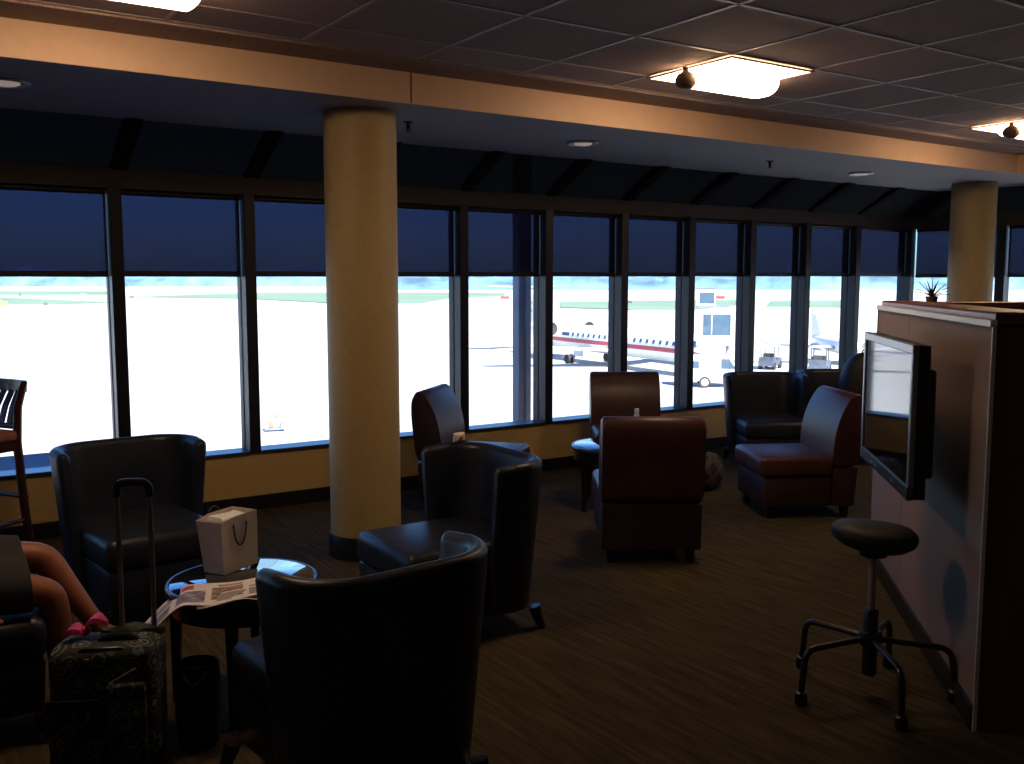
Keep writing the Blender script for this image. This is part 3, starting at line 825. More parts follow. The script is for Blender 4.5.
# television on its arm
def television():
    TL, TR = Vector((3.732, 2.707, 0)), Vector((3.092, 2.041, 0))
    d = (TR-TL); W = d.length; d.normalize(); n = Vector((d.y, -d.x, 0))
    if n.dot(Vector((-1, .6, 0))) < 0: n = -n
    c = (TL+TR)/2; z0, z1 = .764, 1.328; H = z1-z0; zc = (z0+z1)/2
    t = thing('television', 'flat black television with silver top bezel on a wall arm, mounted on the partition', 'television', (c.x, c.y, zc), math.atan2(d.y, d.x))
    # local x runs along the screen, local -y is the viewing side or +y, worked out from n
    ny = 1 if (R_z(math.atan2(d.y, d.x)) @ Vector((0, 1, 0))).dot(n) > 0 else -1
    fy = lambda y: ny*y
    b = new(); bz = .030
    for (cx, cz, sx, sz) in ((-W/2+.012, 0, .024, H), (W/2-.012, 0, .024, H)):
        box(b, (cx, fy(-.010), cz), (sx, .022, sz), .003, 1)
    obj('side_bezel', b, M['silver'], t, False)
    b = new(); box(b, (0, fy(-.010), H/2-.017), (W-.0, .024, .034), .003, 1); o = obj('top_bezel', b, M['silver'], t, False); o['label'] = 'silver top bezel'
    b = new(); box(b, (0, fy(-.010), -H/2+.024), (W-.0, .024, .048), .003, 1); obj('bottom_bezel', b, M['black'], t, False)
    b = new(); box(b, (0, fy(-.014), .008), (W-.040, .016, H-.075)); obj('screen', b, M['screen'], t, False)
    b = new(); box(b, (0, fy(-.042), 0), (W-.004, .042, H-.004), .006, 2); obj('housing', b, M['black'], t, False)
    b = new(); box(b, (.02, fy(-.092), -.02), (W*.72, .04, H*.72), .012, 2); obj('rear_bulge', b, M['black'], t, False)
    for x in (-.18, -.10, .22):
        b = new(); box(b, (x, fy(.004), -H/2+.024), (.045, .004, .008), .001, 1); obj('badge', b, M['silver'], t, False)
    b = new(); box(b, (.0, fy(-.11), 0), (.20, .02, .20), .004, 1); obj('mount_plate', b, M['black'], t, False)
    # arm back to the partition
    wpt = PA+PD*(((c+n*-.13)-PA).dot(PD)); wp = Vector((wpt.x, wpt.y, zc))
    inv = Matrix.Translation((c.x, c.y, zc)) @ R_z(math.atan2(d.y, d.x)); inv = inv.inverted()
    e = inv @ (wp+PN*.012)
    b = new(); tube(b, [(0, fy(-.115), 0), tuple(e*.6+Vector((-.08, 0, 0))), tuple(e+Vector((-.16, 0, 0)))], .022, 12); obj('mount_arm', b, M['black'], t)
    for s in (-.9, .9):
        pass
    b = new(); tube(b, [(W*.3, fy(-.06), -H/2+.01), (W*.3, fy(-.06), -H/2-.03)], .012, 8); obj('cable_plug', b, M['black'], t)
television()

def round_stool():
    c = Vector((3.085, 2.165, 0)); t = thing('swivel_stool', 'black swivel stool with round seat and five bent legs, below the television', 'stool', tuple(c), 0)
    b = new(); lathe(b, [(.001, .570), (.06, .566), (.12, .568), (.148, .586), (.158, .606), (.155, .624), (.138, .640), (.08, .650), (.001, .652)], 40)
    for v in b.verts:
        u = v.co.x*.8295-v.co.y*.5585      # across the view: the pad is a gentle saddle tipped to one side
        v.co.z += -.06*u + .25*u*u
        v.co.x *= .96
    obj('seat_pad', b, M['pad'], t)
    b = new(); lathe(b, [(.05, .535), (.055, .56), (.02, .562)], 20); obj('seat_plate', b, M['gunmetal'], t)
    b = new(); lathe(b, [(.014, .28), (.014, .55)], 20); obj('gas_lift', b, M['chrome'], t)
    b = new(); lathe(b, [(.024, .075), (.027, .08), (.027, .325), (.022, .332)], 24); obj('column_sleeve', b, M['gunmetal'], t)
    b = new(); lathe(b, [(.038, .19), (.042, .20), (.042, .235), (.038, .245)], 24); obj('hub', b, M['gunmetal'], t)
    for k in range(5):
        a = 2*PI*k/5+math.radians(165); cx, sy = math.cos(a), math.sin(a)
        b = new(); tube(b, bent([(.03*cx, .03*sy, .215), (.285*cx, .285*sy, .205), (.30*cx, .30*sy, .05)], .05), .012, 10); lg = obj('leg', b, M['gunmetal'], t)
        b = new(); lathe(b, [(.012, .05), (.022, .045), (.024, .008), (.020, 0)], 16, (.30*cx, .30*sy, 0)); obj('glide', b, M['black'], lg)
round_stool()

# ------------------------------------------------------------------ luggage
def suitcase():
    a = math.radians(-26)
    t = thing('rolling_suitcase', 'black floral quilted rolling suitcase with raised handle, beside the person', 'suitcase', (.59, 3.175, 0), a)
    w, d, h = .32, .20, .385
    b = new(); box(b, (0, 0, .045+h/2), (w, d, h), .05, 4)
    for v in b.verts: v.co += Vector((v.co.x*.04, v.co.y*.10, 0))*math.sin(PI*(v.co.z-.045)/h); v.co += noise.noise_vector(v.co*9)*.008
    obj('body', b, M['floral'], t, ang=70)
    b = new(); box(b, (-.07, -d/2-.020, .045+.125), (.16, .05, .21), .022, 3); obj('side_pocket', b, M['floral'], t, ang=70)
    b = new(); box(b, (-.07, -d/2-.044, .27), (.158, .014, .035), .006, 2); obj('pocket_band', b, M['tote'], t)
    b = new(); box(b, (.08, -d/2-.018, .045+.15), (.12, .035, .26), .016, 3); obj('front_pocket', b, M['floral'], t, ang=70)
    hx = .078
    for s in (-1, 1):
        b = new(); tube(b, [(hx+s*.05, d/2-.035, .36), (hx+s*.05, d/2-.03, .60), (hx+s*.05, d/2-.03, .875)], .0085, 10, sq=.7); obj('handle_tube', b, M['chrome'], t)
        b = new(); tube(b, [(s*.12-.02, d/2-.02, .03), (s*.12+.02, d/2-.02, .03)], .03, 16); obj('wheel', b, M['black'], t)
        b = new(); box(b, (s*.10, -d/2+.03, .025), (.03, .03, .05), .005, 1); obj('foot', b, M['black'], t, False)
    b = new(); tube(b, bent([(hx-.05, d/2-.03, .865), (hx-.05, d/2-.03, .912), (hx+.05, d/2-.03, .912), (hx+.05, d/2-.03, .865)], .03), .013, 10, sq=.8); obj('grip', b, M['black'], t)
    b = new(); tube(b, bent([(-.02, -.03, .415), (-.01, -.03, .440), (.09, -.03, .440), (.10, -.03, .415)], .03), .012, 10); obj('carry_strap', b, M['tote'], t)
    b = new(); tube(b, [(-.145, -.075, .375), (-.05, -.085, .424), (.06, -.085, .424), (.148, -.07, .375)], .004, 6); obj('zipper', b, M['black'], t)
    b = new(); tube(b, [(.04, -d/2-.045, .335), (.115, -d/2-.035, .375)], .0035, 6); o = obj('zip_cord', b, M['chrome'], t)
    b = new(); box(b, (.045, -d/2-.052, .322), (.012, .006, .03), .002, 1); o = obj('zip_pull', b, M['chrome'], t); o['label'] = 'silver zip pull'
    b = new(); box(b, (-.035, -.108, .396), (.022, .008, .014), .003, 1); o = obj('buckle', b, M['brass'], t); o['label'] = 'brass coloured buckle'
    # limp pink ribbon on the top
    b = new()
    for s in (-1, 1):
        rs = []
        for k in range(9):
            q = k/8; x = -.065+s*.062*q; z = .452+.026*math.sin(PI*q)+.012*s; wd = .010+.024*math.sin(PI*min(1, q*1.05))
            y = -.0+.02*s*q
            rs.append([Vector((x, y-wd, z-.006)), Vector((x, y+wd, z-.004)), Vector((x, y+wd*.8, z+.010)), Vector((x, y-wd*.8, z+.008))])
        rings(b, rs)
    ball(b, (-.065, 0, .452), .016)
    o = obj('ribbon', b, M['pink'], t); o['label'] = 'bright pink ribbon tied on top'
    b = new(); n_ = 10; rs = []
    for k in range(9):      # dark scarf crumpled round the foot of the handle
        q = k/8; x = -.03+.19*q; rr = .012+.018*math.sin(PI*q)
        rs.append([Vector((x+.006*math.sin(7*a), .055+rr*1.1*math.cos(a), .424+rr*.8*math.sin(a)+.006*math.sin(3*a+k))) for a in [2*PI*m/n_ for m in range(n_)]])
    rings(b, rs); o = obj('scarf', b, M['scarf'], t); o['label'] = 'dark green scarf over the top'
suitcase()

def tote():
    t = thing('tote_bag', 'black open tote bag on the floor between the suitcase and the near table', 'bag', (.865, 3.175, 0), math.radians(-24))
    b = new(); n = 28; rs = []
    def ring(sx, sy, z, wob=0.): return [Vector((sx*math.copysign(abs(math.cos(a))**.6, math.cos(a)), sy*math.copysign(abs(math.sin(a))**.6, math.sin(a)), z+wob*math.cos(2*a))) for a in [2*PI*k/n for k in range(n)]]
    for sx, sy, z in ((.055, .04, 0), (.064, .05, .01), (.07, .058, .10), (.073, .062, .22), (.070, .055, .28)): rs.append(ring(sx, sy, z, -.008*(z > .25)))
    for sx, sy, z in ((.066, .051, .28), (.066, .054, .2), (.055, .043, .03)): rs.append(ring(sx, sy, z, -.008*(z > .25)))
    rings(b, rs); obj('bag_body', b, M['tote'], t, ang=60)
    for s in (-1, 1):
        pts = [(-.035, s*.054, .25)] + [(-.035+.07*k/8, s*(.057+.03*math.sin(PI*k/8)), .265-.03*math.sin(PI*k/8)) for k in range(9)]+[(.035, s*.054, .25)]
        b = new(); tube(b, pts, .007, 8, sq=.6); obj('strap', b, M['tote'], t)
tote()

t = thing('round_bag', 'round black bag with tan diamond pattern beside the middle wine chair', 'bag', (5.19, 5.14, 0), .4)
b = new(); lathe(b, [(.001, 0), (.09, 0), (.13, .03), (.155, .09), (.158, .16), (.135, .23), (.10, .265), (.085, .27), (.001, .262)], 32); obj('bag_body', b, M['weave'], t)
b = new(); tube(b, [(-.08, 0, .262)]+[(-.08+.16*k/8, 0, .265+.05*math.sin(PI*k/8)) for k in range(9)]+[(.08, 0, .262)], .008, 8); obj('handle', b, M['tote'], t)

t = thing('backpack', 'black rounded backpack on the far tub chair, just left of the television', 'backpack', (7.12, 5.16, .437), math.atan2(.56, -.83)+PI)
b = new(); rs = []
for z, sx, sy in ((0, .17, .10), (.02, .20, .13), (.15, .215, .15), (.30, .20, .14), (.40, .165, .12), (.47, .11, .09), (.505, .05, .05), (.512, .01, .01)):
    rs.append([Vector((sx*math.copysign(abs(math.cos(a))**.75, math.cos(a)), sy*math.copysign(abs(math.sin(a))**.75, math.sin(a)), z)) for a in [2*PI*k/28 for k in range(28)]])
rings(b, rs); obj('body', b, M['backpack'], t, ang=60)
b = new(); box(b, (0, .15, .15), (.26, .07, .22), .03, 3); obj('front_pocket', b, M['backpack'], t)
b = new(); tube(b, [(-.04, -.03, .50), (-.03, -.04, .535), (.03, -.04, .535), (.04, -.03, .50)], .008, 8); obj('top_handle', b, M['tote'], t)

# ------------------------------------------------------------------ seated person
def person():
    o = Vector((.02, 3.74, 0))
    L = lambda x, y, z: Vector((x, y, z))-o
    names = {}
    pts = []; rad = []; edges = []
    def add(n, p, r, par=None):
        names[n] = len(pts); pts.append(L(*p)); rad.append(r)
        if par is not None: edges.append((names[par], names[n]))
    add('pelvis', (.0, 3.74, .535), (.115, .15))
    add('waist', (-.035, 3.74, .70), (.10, .125), 'pelvis')
    add('chest', (-.05, 3.74, .89), (.105, .15), 'waist')
    add('collar', (-.045, 3.74, 1.02), (.07, .10), 'chest')
    add('neck', (-.03, 3.74, 1.09), .05, 'collar')
    add('jaw', (-.005, 3.74, 1.16), .070, 'neck')
    add('skull', (-.02, 3.74, 1.25), .092, 'jaw')
    add('crown', (-.025, 3.74, 1.315), .05, 'skull')
    for s, n in ((-1, 'r'), (1, 'l')):
        add('sh'+n, (-.05, 3.74+s*.17, .99), .052, 'collar')
    # near arm braced on the seat, far arm resting on the lap
    add('elr', (.0, 3.48, .77), .038, 'shr'); add('wrr', (.18, 3.465, .56), .026, 'elr')
    add('ell', (.0, 3.98, .77), .038, 'shl'); add('wrl', (.10, 3.90, .69), .026, 'ell')
    add('palmr', (.245, 3.465, .505), (.032, .018), 'wrr'); add('palml', (.165, 3.87, .685), (.032, .018), 'wrl')
    # legs: near one planted, far one crossed with the foot hanging
    add('hipr', (.08, 3.64, .525), .090, 'pelvis'); add('hipl', (.08, 3.84, .545), .090, 'pelvis')
    add('thr', (.28, 3.62, .515), .080, 'hipr'); add('thl', (.28, 3.84, .555), .080, 'hipl')
    add('knr', (.495, 3.605, .478), .060, 'thr'); add('knl', (.500, 3.80, .562), .058, 'thl')
    add('car', (.505, 3.60, .35), .053, 'knr'); add('cal', (.555, 3.76, .455), .052, 'knl')
    add('shinr', (.515, 3.595, .20), .040, 'car'); add('shinl', (.625, 3.715, .345), .038, 'cal')
    add('ankr', (.505, 3.595, .09), .031, 'shinr'); add('ankl', (.668, 3.69, .275), .031, 'shinl')
    add('ftr', (.57, 3.59, .045), (.036, .026), 'ankr'); add('ftl', (.725, 3.665, .255), (.034, .026), 'ankl')
    add('toer', (.66, 3.585, .03), (.036, .018), 'ftr'); add('toel', (.80, 3.645, .245), (.034, .018), 'ftl')
    body = skin('person', pts, edges, rad, M['skin'])
    body.location = o
    tag(body, 'seated person with bare crossed legs and dark skirt, at the left edge', 'person')
    # five separate fingers on each hand
    for n, base, fwd, side in (('r', L(.245, 3.465, .505), Vector((.80, 0, -.60)), Vector((0, 1, 0))), ('l', L(.165, 3.87, .685), Vector((.86, -.40, -.30)), Vector((.42, .9, 0)))):
        fwd = fwd.normalized(); side = side.normalized(); dn = Vector((0, 0, -1))
        P_, E_, R_ = [base-fwd*.01], [], [.013]
        hand = []
        for k, (off, ln) in enumerate(((-.024, .058), (-.008, .072), (.008, .078), (.023, .070))):
            q = base+fwd*.022+side*off
            bend = .35
            seq = [q-fwd*.012, q+fwd*ln*.4, q+fwd*ln*.75+dn*ln*.08*bend, q+fwd*ln+dn*ln*.2*bend]
            hand.append((seq, [.0095, .0088, .0080, .0066]))
        q = base-fwd*.012+side*.026*(1 if n == 'r' else -1)
        hand.append(([q, q+side*.020*(1 if n == 'r' else -1)+fwd*.02, q+side*.026*(1 if n == 'r' else -1)+fwd*.045], [.011, .010, .0078]))
        for seq, rr in hand:
            b = new(); pp = [seq[0]]+[seq[i] for i in range(1, len(seq))]
            tube(b, pp, rr, 10); f = obj('finger', b, M['skin'], body)
    # face
    for s in (-1, 1):
        b = new(); ball(b, L(.050, 3.74+s*.031, 1.235), .0125); obj('eye', b, M['eye'], body)
        b = new(); ball(b, L(.0612, 3.74+s*.031, 1.235), .0055, (.5, 1, 1)); obj('iris', b, M['hair'], body)
        b = new(); ball(b, L(-.02, 3.74+s*.083, 1.22), .026, (.6, .35, 1)); obj('ear', b, M['skin'], body)
        b = new(); tube(b, [L(.062, 3.74+s*.014, 1.258), L(.063, 3.74+s*.03, 1.263), L(.05, 3.74+s*.048, 1.257)], .004, 6); obj('eyebrow', b, M['hair'], body)
    b = new(); tube(b, [L(.058, 3.74, 1.245), L(.075, 3.74, 1.215), L(.085, 3.74, 1.196), L(.066, 3.74, 1.186)], [.008, .011, .014, .010], 8); obj('nose', b, M['skin'], body)
    b = new(); tube(b, [L(.052, 3.718, 1.158), L(.066, 3.74, 1.160), L(.052, 3.762, 1.158)], [.003, .007, .003], 8); obj('mouth', b, M['red_print'], body)
    # hair
    b = new(); ball(b, L(-.035, 3.74, 1.262), .1, (1.0, .96, .95), 28, 16)
    for v in b.verts:
        p = v.co+o
        if p.x > .01 and p.z < 1.29: v.co.x = min(v.co.x, .0-o.x+.01)
        if p.z < 1.21 and p.x < .0: v.co.z -= .10; v.co.x -= .01
    obj('hair', b, M['hair'], body)
    # clothing
    up = [('pelvis', (-.0, 3.74, .56), (.125, .165)), ('waist', (-.035, 3.74, .70), (.113, .14)), ('chest', (-.05, 3.74, .89), (.118, .163)), ('collar', (-.045, 3.74, 1.015), (.083, .115)),
          ('shr', (-.05, 3.57, .99), .063), ('shl', (-.05, 3.91, .99), .063), ('ar', (-.02, 3.52, .88), .054), ('al', (-.02, 3.95, .88), .054), ('hem', (.0, 3.74, .46), (.12, .16))]
    ix = {n: i for i, (n, p, r) in enumerate(up)}
    skin('shirt', [L(*p) for n, p, r in up], [(0, 1), (1, 2), (2, 3), (3, 4), (3, 5), (4, 6), (5, 7), (0, 8)], [r for n, p, r in up], M['shirt'], body)
    # skirt as one cloth over both thighs, ending above the knees
    b = new(); rs = []
    for x, yc, zc, hw_, ht, hb in ((-.14, 3.74, .60, .12, .05, .10), (-.10, 3.74, .60, .185, .09, .14), (.05, 3.74, .575, .205, .12, .13), (.22, 3.73, .555, .205, .105, .10), (.36, 3.715, .535, .195, .092, .085), (.425, 3.70, .535, .187, .083, .085)):
        ring = []
        for k in range(28):
            a = 2*PI*k/28; y = math.cos(a); z = math.sin(a)
            yy = yc+hw_*math.copysign(abs(y)**.7, y); tilt = .045*(yy-yc)/hw_*min(1, max(0, x/.3))
            dip = -.02*math.exp(-((yy-yc-.0)/.05)**2)*(x > .3 and z > 0)
            ring.append(L(x, yy, zc+(ht if z > 0 else hb)*math.copysign(abs(z)**.7, z)+tilt+dip))
        rs.append(ring)
    inner = [[p.lerp(sum(r, Vector())/len(r), .07) for p in r] for r in rs[:1:-1]]
    rings(b, rs+inner); obj('skirt', b, M['skirt'], body, ang=70)
    # pink shoes
    for (a_, f_, t_) in (((.505, 3.595, .075), (.575, 3.59, .04), (.675, 3.585, .028)), ((.672, 3.69, .262), (.735, 3.662, .250), (.81, 3.642, .238))):
        a_, f_, t_ = L(*a_), L(*f_), L(*t_); d = (t_-a_).normalized(); hl = a_-d*.035-Vector((0, 0, .012))
        b = new(); tube(b, [hl, a_-Vector((0, 0, .004)), f_, f_.lerp(t_, .6), t_+d*.012], [.022, .036, .041, .042, .020], 14, sq=.75); sh = obj('shoe', b, M['pink'], body)
        sh['label'] = 'pink shoe'
        b = new(); dz = Vector((0, 0, .031)); tube(b, [hl-dz*.7, f_-dz*1.0, t_+d*.012-dz*.7], [.022, .038, .022], 12, sq=.25); obj('sole', b, M['sole'], sh)
person()

# ------------------------------------------------------------------ outdoors
ZG = -5.45
b = new(); prism(b, [(-900, 7, ZG-.5), (-900, 3500, ZG-.5), (3500, 3500, ZG-.5), (3500, -900, ZG-.5), (14, -900, ZG-.5), (14, 7, ZG-.5)], (0, 0, .5)); struct('ground', b, M['apron'])
def polar(px, dist):    # bearing of a pixel column and a ground distance ahead
    l = (px-512)/965*dist
    return Vector((dist*.5585+l*.8295, dist*.8295-l*.5585, ZG))
def grass(pts, label):
    P_ = [polar(*p) for p in pts]
    b = new(); prism(b, [(p.x, p.y, ZG-.1) for p in P_], (0, 0, .35)); o = obj('grass', b, M['grass'], None, False)
    tag(o, label, 'grass', kind='stuff')
grass([(-250, 300), (60, 300), (115, 330), (0, 430), (-250, 430)], 'pale green grass strip nearest the terminal at the far left')
grass([(-250, 520), (118, 520), (118, 720), (-250, 720)], 'pale green grass strip below the hills at the far left')
grass([(130, 440), (250, 400), (330, 318), (420, 315), (452, 420), (505, 480), (505, 600), (450, 620), (330, 610), (250, 620)], 'pale green grass field behind the big ochre column')
grass([(560, 262), (630, 240), (690, 240), (745, 300), (745, 380), (560, 330)], 'pale green grass strip beyond the jet fuselage')
grass([(765, 270), (800, 268), (850, 262), (850, 360), (770, 360)], 'pale green grass strip behind the dark tub chairs')
grass([(-600, 1300), (1500, 900), (1500, 980), (-600, 1400)], 'thin far grass strip under the tree line')
# wooded hills along the horizon, one long bumpy ridge each
def ridge(px0, px1, dist, h, depth, seed, label):
    b = new(); n = 160; rs = []
    for i in range(n+1):
        px = px0+(px1-px0)*i/n
        prof = []
        hh = h*(.75+.5*noise.noise(Vector((px*.012, seed, 0)))+.22*noise.noise(Vector((px*.09, seed, 3)))+.12*noise.noise(Vector((px*.3, seed, 7))))
        for dd, q in ((0, 0), (8, .35), (30, .75), (depth*.5, 1.0), (depth, .3), (depth, 0)):
            p = polar(px, dist+dd); p.z = ZG-.2+hh*q*(1+.12*noise.noise(Vector((px*.2, dd, seed)))); prof.append(p)
        rs.append(prof)
    rings(b, rs); o = obj('hills', b, M['hill'], None, False)
    tag(o, label, 'hills', kind='structure')
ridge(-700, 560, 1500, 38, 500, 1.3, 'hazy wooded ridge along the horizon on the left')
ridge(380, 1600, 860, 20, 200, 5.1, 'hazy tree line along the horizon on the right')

# grey post outside the glass
t = thing('canopy_post', 'grey square post standing outside the glass right of the profile wine chair', 'post', (5.54, 8.05, ZG))
b = new(); box(b, (0, 0, 4.2), (.155, .12, 8.4), .012, 2); obj('shaft', b, M['post'], t, False)
b = new(); box(b, (0, 0, .1), (.4, .4, .2), .02, 1); obj('base_plate', b, M['post'], t, False)
b = new(); box(b, (.02, -.065, 6.2), (.05, .03, 2.6), .004, 1); obj('conduit', b, M['post'], t, False)

# block added to imitate the building shadow on the apron, far left window
t = thing('shadow_block', 'flat blue-grey block standing in for building shadow, just outside the leftmost window', 'roof', (-.85, 8.78, ZG))
b = new(); box(b, (0, 0, 2.6), (6.1, 3.7, 5.2), .02, 1); obj('block', b, M['roof_and_shadow'], t, False)
b = new(); box(b, (0, 0, 5.24), (6.16, 3.76, .08), .02, 1); obj('shadow_block_edge', b, M['roof_and_shadow'], t, False)

# regional jet
def jet(label, loc, heading, name='airplane'):
    t = thing(name, label, 'airplane', loc, heading)
    zc = 2.1; Rf = 1.14
    prof = [(-10.0, .10, .75), (-8.0, .42, .5), (-6.0, .75, .25), (-3.5, 1.05, .06), (-1.5, Rf, 0), (4, Rf, 0), (10, Rf, 0), (15.5, Rf, 0), (17.2, 1.10, -.02), (18.3, .96, -.12), (19.3, .72, -.25), (20.1, .42, -.38), (20.6, .10, -.48)]
    n = 40; b = new(); vv = []
    for x, r, dz in prof: vv.append([b.verts.new((x, -r*math.sin(2*PI*k/n), zc+dz+r*math.cos(2*PI*k/n))) for k in range(n)])
    for i in range(len(vv)-1):
        for k in range(n):
            f = b.faces.new((vv[i][k], vv[i][(k+1) % n], vv[i+1][(k+1) % n], vv[i+1][k]))
            if k in (10, 11, 28, 29): f.material_index = 1
    b.faces.new(vv[0]); b.faces.new(vv[-1][::-1])
    obj('fuselage', b, [M['jet_white'], M['jet_red']], t)
    for s in (-1, 1):
        xs = [1.6+.86*k for k in range(17)]
        for x in xs:
            if abs(x-10.0) < .3: continue
            b = new(); rs = []
            for dz, rr in ((.18, 1.012), (.50, 1.012)):
                pass
            a0, a1 = math.asin(.20/Rf), math.asin(.50/Rf)
            b = new(); v = []
            for rr in (Rf*.96, Rf*1.02):
                v.append([Vector((xx, s*rr*math.cos(a), zc+rr*math.sin(a))) for xx, a in ((x-.15, a0), (x+.15, a0), (x+.15, a1), (x-.15, a1))])
            rings(b, v); obj('cabin_window', b, M['jet_blue'], t, False)
        for (xa, xb) in ((-.3, 1.0), (16.0, 16.9)):
            v = []
            for rr in (Rf*.985, Rf*1.01):
                v.append([Vector((xx, s*rr*math.cos(a), zc+rr*math.sin(a))) for xx, a in ((xa, .17), (xb, .17), (xb, .44), (xa, .44))])
            b = new(); rings(b, v); obj('door_window', b, M['jet_blue'], t, False)
        # cockpit side pane
        v = []
        for rr in (.93, 1.03):
            v.append([Vector((xx, s*rr*R_*math.cos(a), zc-.1+rr*R_*math.sin(a))) for xx, a, R_ in ((17.5, .30, 1.09), (18.6, .36, .93), (18.3, .85, .98), (17.6, .75, 1.08))])
        b = new(); rings(b, v); obj('cockpit_window', b, M['jet_blue'], t, False)
        # wing with winglet-less taper
        b = new()
        sec = lambda x0, c, y, z, th: [Vector((x0-c*q, y, z+th*w)) for q, w in ((0, 0), (.15, .6), (.45, .7), (1, .0), (.45, -.45), (.15, -.45))]
        rings(b, [sec(8.8, 4.4, s*.6, 1.35, .32), sec(7.6, 2.9, s*3.2, 1.5, .22), sec(4.6, 1.1, s*10.0, 2.0, .10)])
        obj('wing', b, M['jet_white'], t)
        # engine on the rear fuselage
        b = new(); lathe(b, [(.57, .06), (.62, .0), (.68, .35), (.68, 2.2), (.52, 3.4), (.34, 3.9), (.30, 3.9)], 28)
        for v_ in b.verts: x, y, z = v_.co; v_.co = Vector((-.6-z, s*1.95+y, zc+.72+x))
        e = obj('engine', b, M['jet_white'], t)
        b = new(); lathe(b, [(.595, .03), (.57, .05), (.14, .05), (.10, -.02), (.001, -.12)], 28, cap=False)
        for v_ in b.verts: x, y, z = v_.co; v_.co = Vector((-.6-z, s*1.95+y, zc+.72+x))
        obj('intake', b, M['tyre'], e)
        b = new(); box(b, (-2.4, s*1.25, zc+.6), (2.4, .9, .14), .03, 1); obj('pylon', b, M['jet_white'], t, False)
        # tailplane
        b = new(); rings(b, [sec(-9.0, 2.0, s*.05, 6.5, .12), sec(-10.0, 1.1, s*3.7, 6.6, .07)]); obj('tailplane', b, M['jet_white'], t)
        # main gear
        g0 = 2.6
        b = new(); tube(b, [(g0+.8, s*1.3, 1.3), (g0, s*2.0, .45)], [.11, .09], 10); tube(b, [(g0+1.6, s*1.4, 1.3), (g0, s*2.0, .5)], .05, 8); g = obj('main_gear', b, M['jet_grey'], t)
        b = new(); box(b, (g0+1.3, s*1.9, .95), (1.5, .06, .5), .03, 1); obj('gear_door', b, M['jet_white'], g, False)
        for yy in (-.22, .22):
            b = new(); tube(b, [(g0, s*2.0+yy-.1, .40), (g0, s*2.0+yy+.1, .40)], .40, 24); obj('wheel', b, M['tyre'], g)
    b = new(); yy = .10
    rings(b, [[Vector((x, w, z)) for x, w in ((x0, 0), ((x0+x1)/2, yy), (x1, 0), ((x0+x1)/2, -yy))] for x0, x1, z in ((-4.6, -9.0, zc+.9), (-6.6, -9.9, 4.8), (-8.6, -10.9, 6.55))])
    obj('tail_fin', b, M['jet_white'], t)
    b = new(); rings(b, [[Vector((x, w, z)) for x, w in ((x0, 0), ((x0+x1)/2, yy*1.15), (x1, 0), ((x0+x1)/2, -yy*1.15))] for x0, x1, z in ((-6.25, -9.7, 4.2), (-7.1, -10.15, 5.1))])
    obj('fin_band', b, M['jet_red'], t)
    b = new(); tube(b, [(17.0, 0, 1.1), (17.2, 0, .35)], .08, 10); g = obj('nose_gear', b, M['jet_grey'], t)
    for yy in (-.14, .14):
        b = new(); tube(b, [(17.2, yy-.07, .28), (17.2, yy+.07, .28)], .28, 20); obj('wheel', b, M['tyre'], g)
    return t
hd = math.atan2(-17.8, -2.1)
jet('white regional jet with a red stripe, parked beyond the middle windows', (52.9, 68.6, ZG), hd)

# second parked aircraft, mostly behind the mullions at right
t = thing('small_airplane', 'small grey-white plane parked at far right beyond the dark tub chairs', 'airplane', tuple(polar(836, 84)), math.radians(-118))
b = new(); rs = []
for x, r, z in ((-5, .1, 2.0), (-3.4, .38, 1.8), (-1, .72, 1.6), (2, .78, 1.6), (3.6, .6, 1.5), (4.8, .2, 1.4)): rs.append([Vector((x, r*math.cos(2*PI*k/24), z+r*math.sin(2*PI*k/24))) for k in range(24)])
rings(b, rs); obj('fuselage', b, M['jet_white'], t)
for s in (-1, 1):
    b = new(); rings(b, [[Vector((x0-c*q, s*y, z+th*w)) for q, w in ((0, 0), (.2, 1), (1, 0), (.2, -.6))] for x0, c, y, z, th in ((1.6, 1.9, .5, 1.35, .2), (1.0, 1.1, 6.5, 1.7, .08))]); obj('wing', b, M['jet_grey'], t)
    b = new(); lathe(b, [(.2, 0), (.34, .3), (.36, 1.2), (.2, 2.0)], 16)
    for v in b.verts: x, y, z = v.co; v.co = Vector((2.6-z, s*2.4+y, 1.55+x))
    obj('engine', b, M['jet_grey'], t)
    b = new(); tube(b, [(.6, s*2.2, 1.3), (.6, s*2.2, .3)], .06, 8); g = obj('landing_gear', b, M['jet_grey'], t)
    b = new(); tube(b, [(.6, s*2.2-.1, .3), (.6, s*2.2+.1, .3)], .3, 18); obj('wheel', b, M['tyre'], g)
b = new(); rings(b, [[Vector((x, w, z)) for x, w in ((x0, 0), ((x0+x1)/2, .06), (x1, 0), ((x0+x1)/2, -.06))] for x0, x1, z in ((-2.9, -5.1, 2.0), (-4.4, -5.5, 4.1))]); obj('tail_fin', b, M['jet_white'], t)
b = new(); tube(b, [(3.7, 0, 1.2), (3.7, 0, .25)], .05, 8); g = obj('landing_gear', b, M['jet_grey'], t)
b = new(); tube(b, [(3.7, -.07, .25), (3.7, .07, .25)], .25, 16); obj('wheel', b, M['tyre'], g)

def facing_camera(px): return math.radians(-33.95)-math.atan((px-512)/965)
def wheel_pair(t, xs, y0, r, m1=None):
    for x in xs:
        for y in (-y0, y0):
            b = new(); tube(b, [(x, y-.11, r), (x, y+.11, r)], r, 22); w = obj('wheel', b, M['tyre'], t)
            b = new(); tube(b, [(x, y-.125, r), (x, y+.125, r)], r*.62, 18); obj('hub', b, M['veh_white'], w)
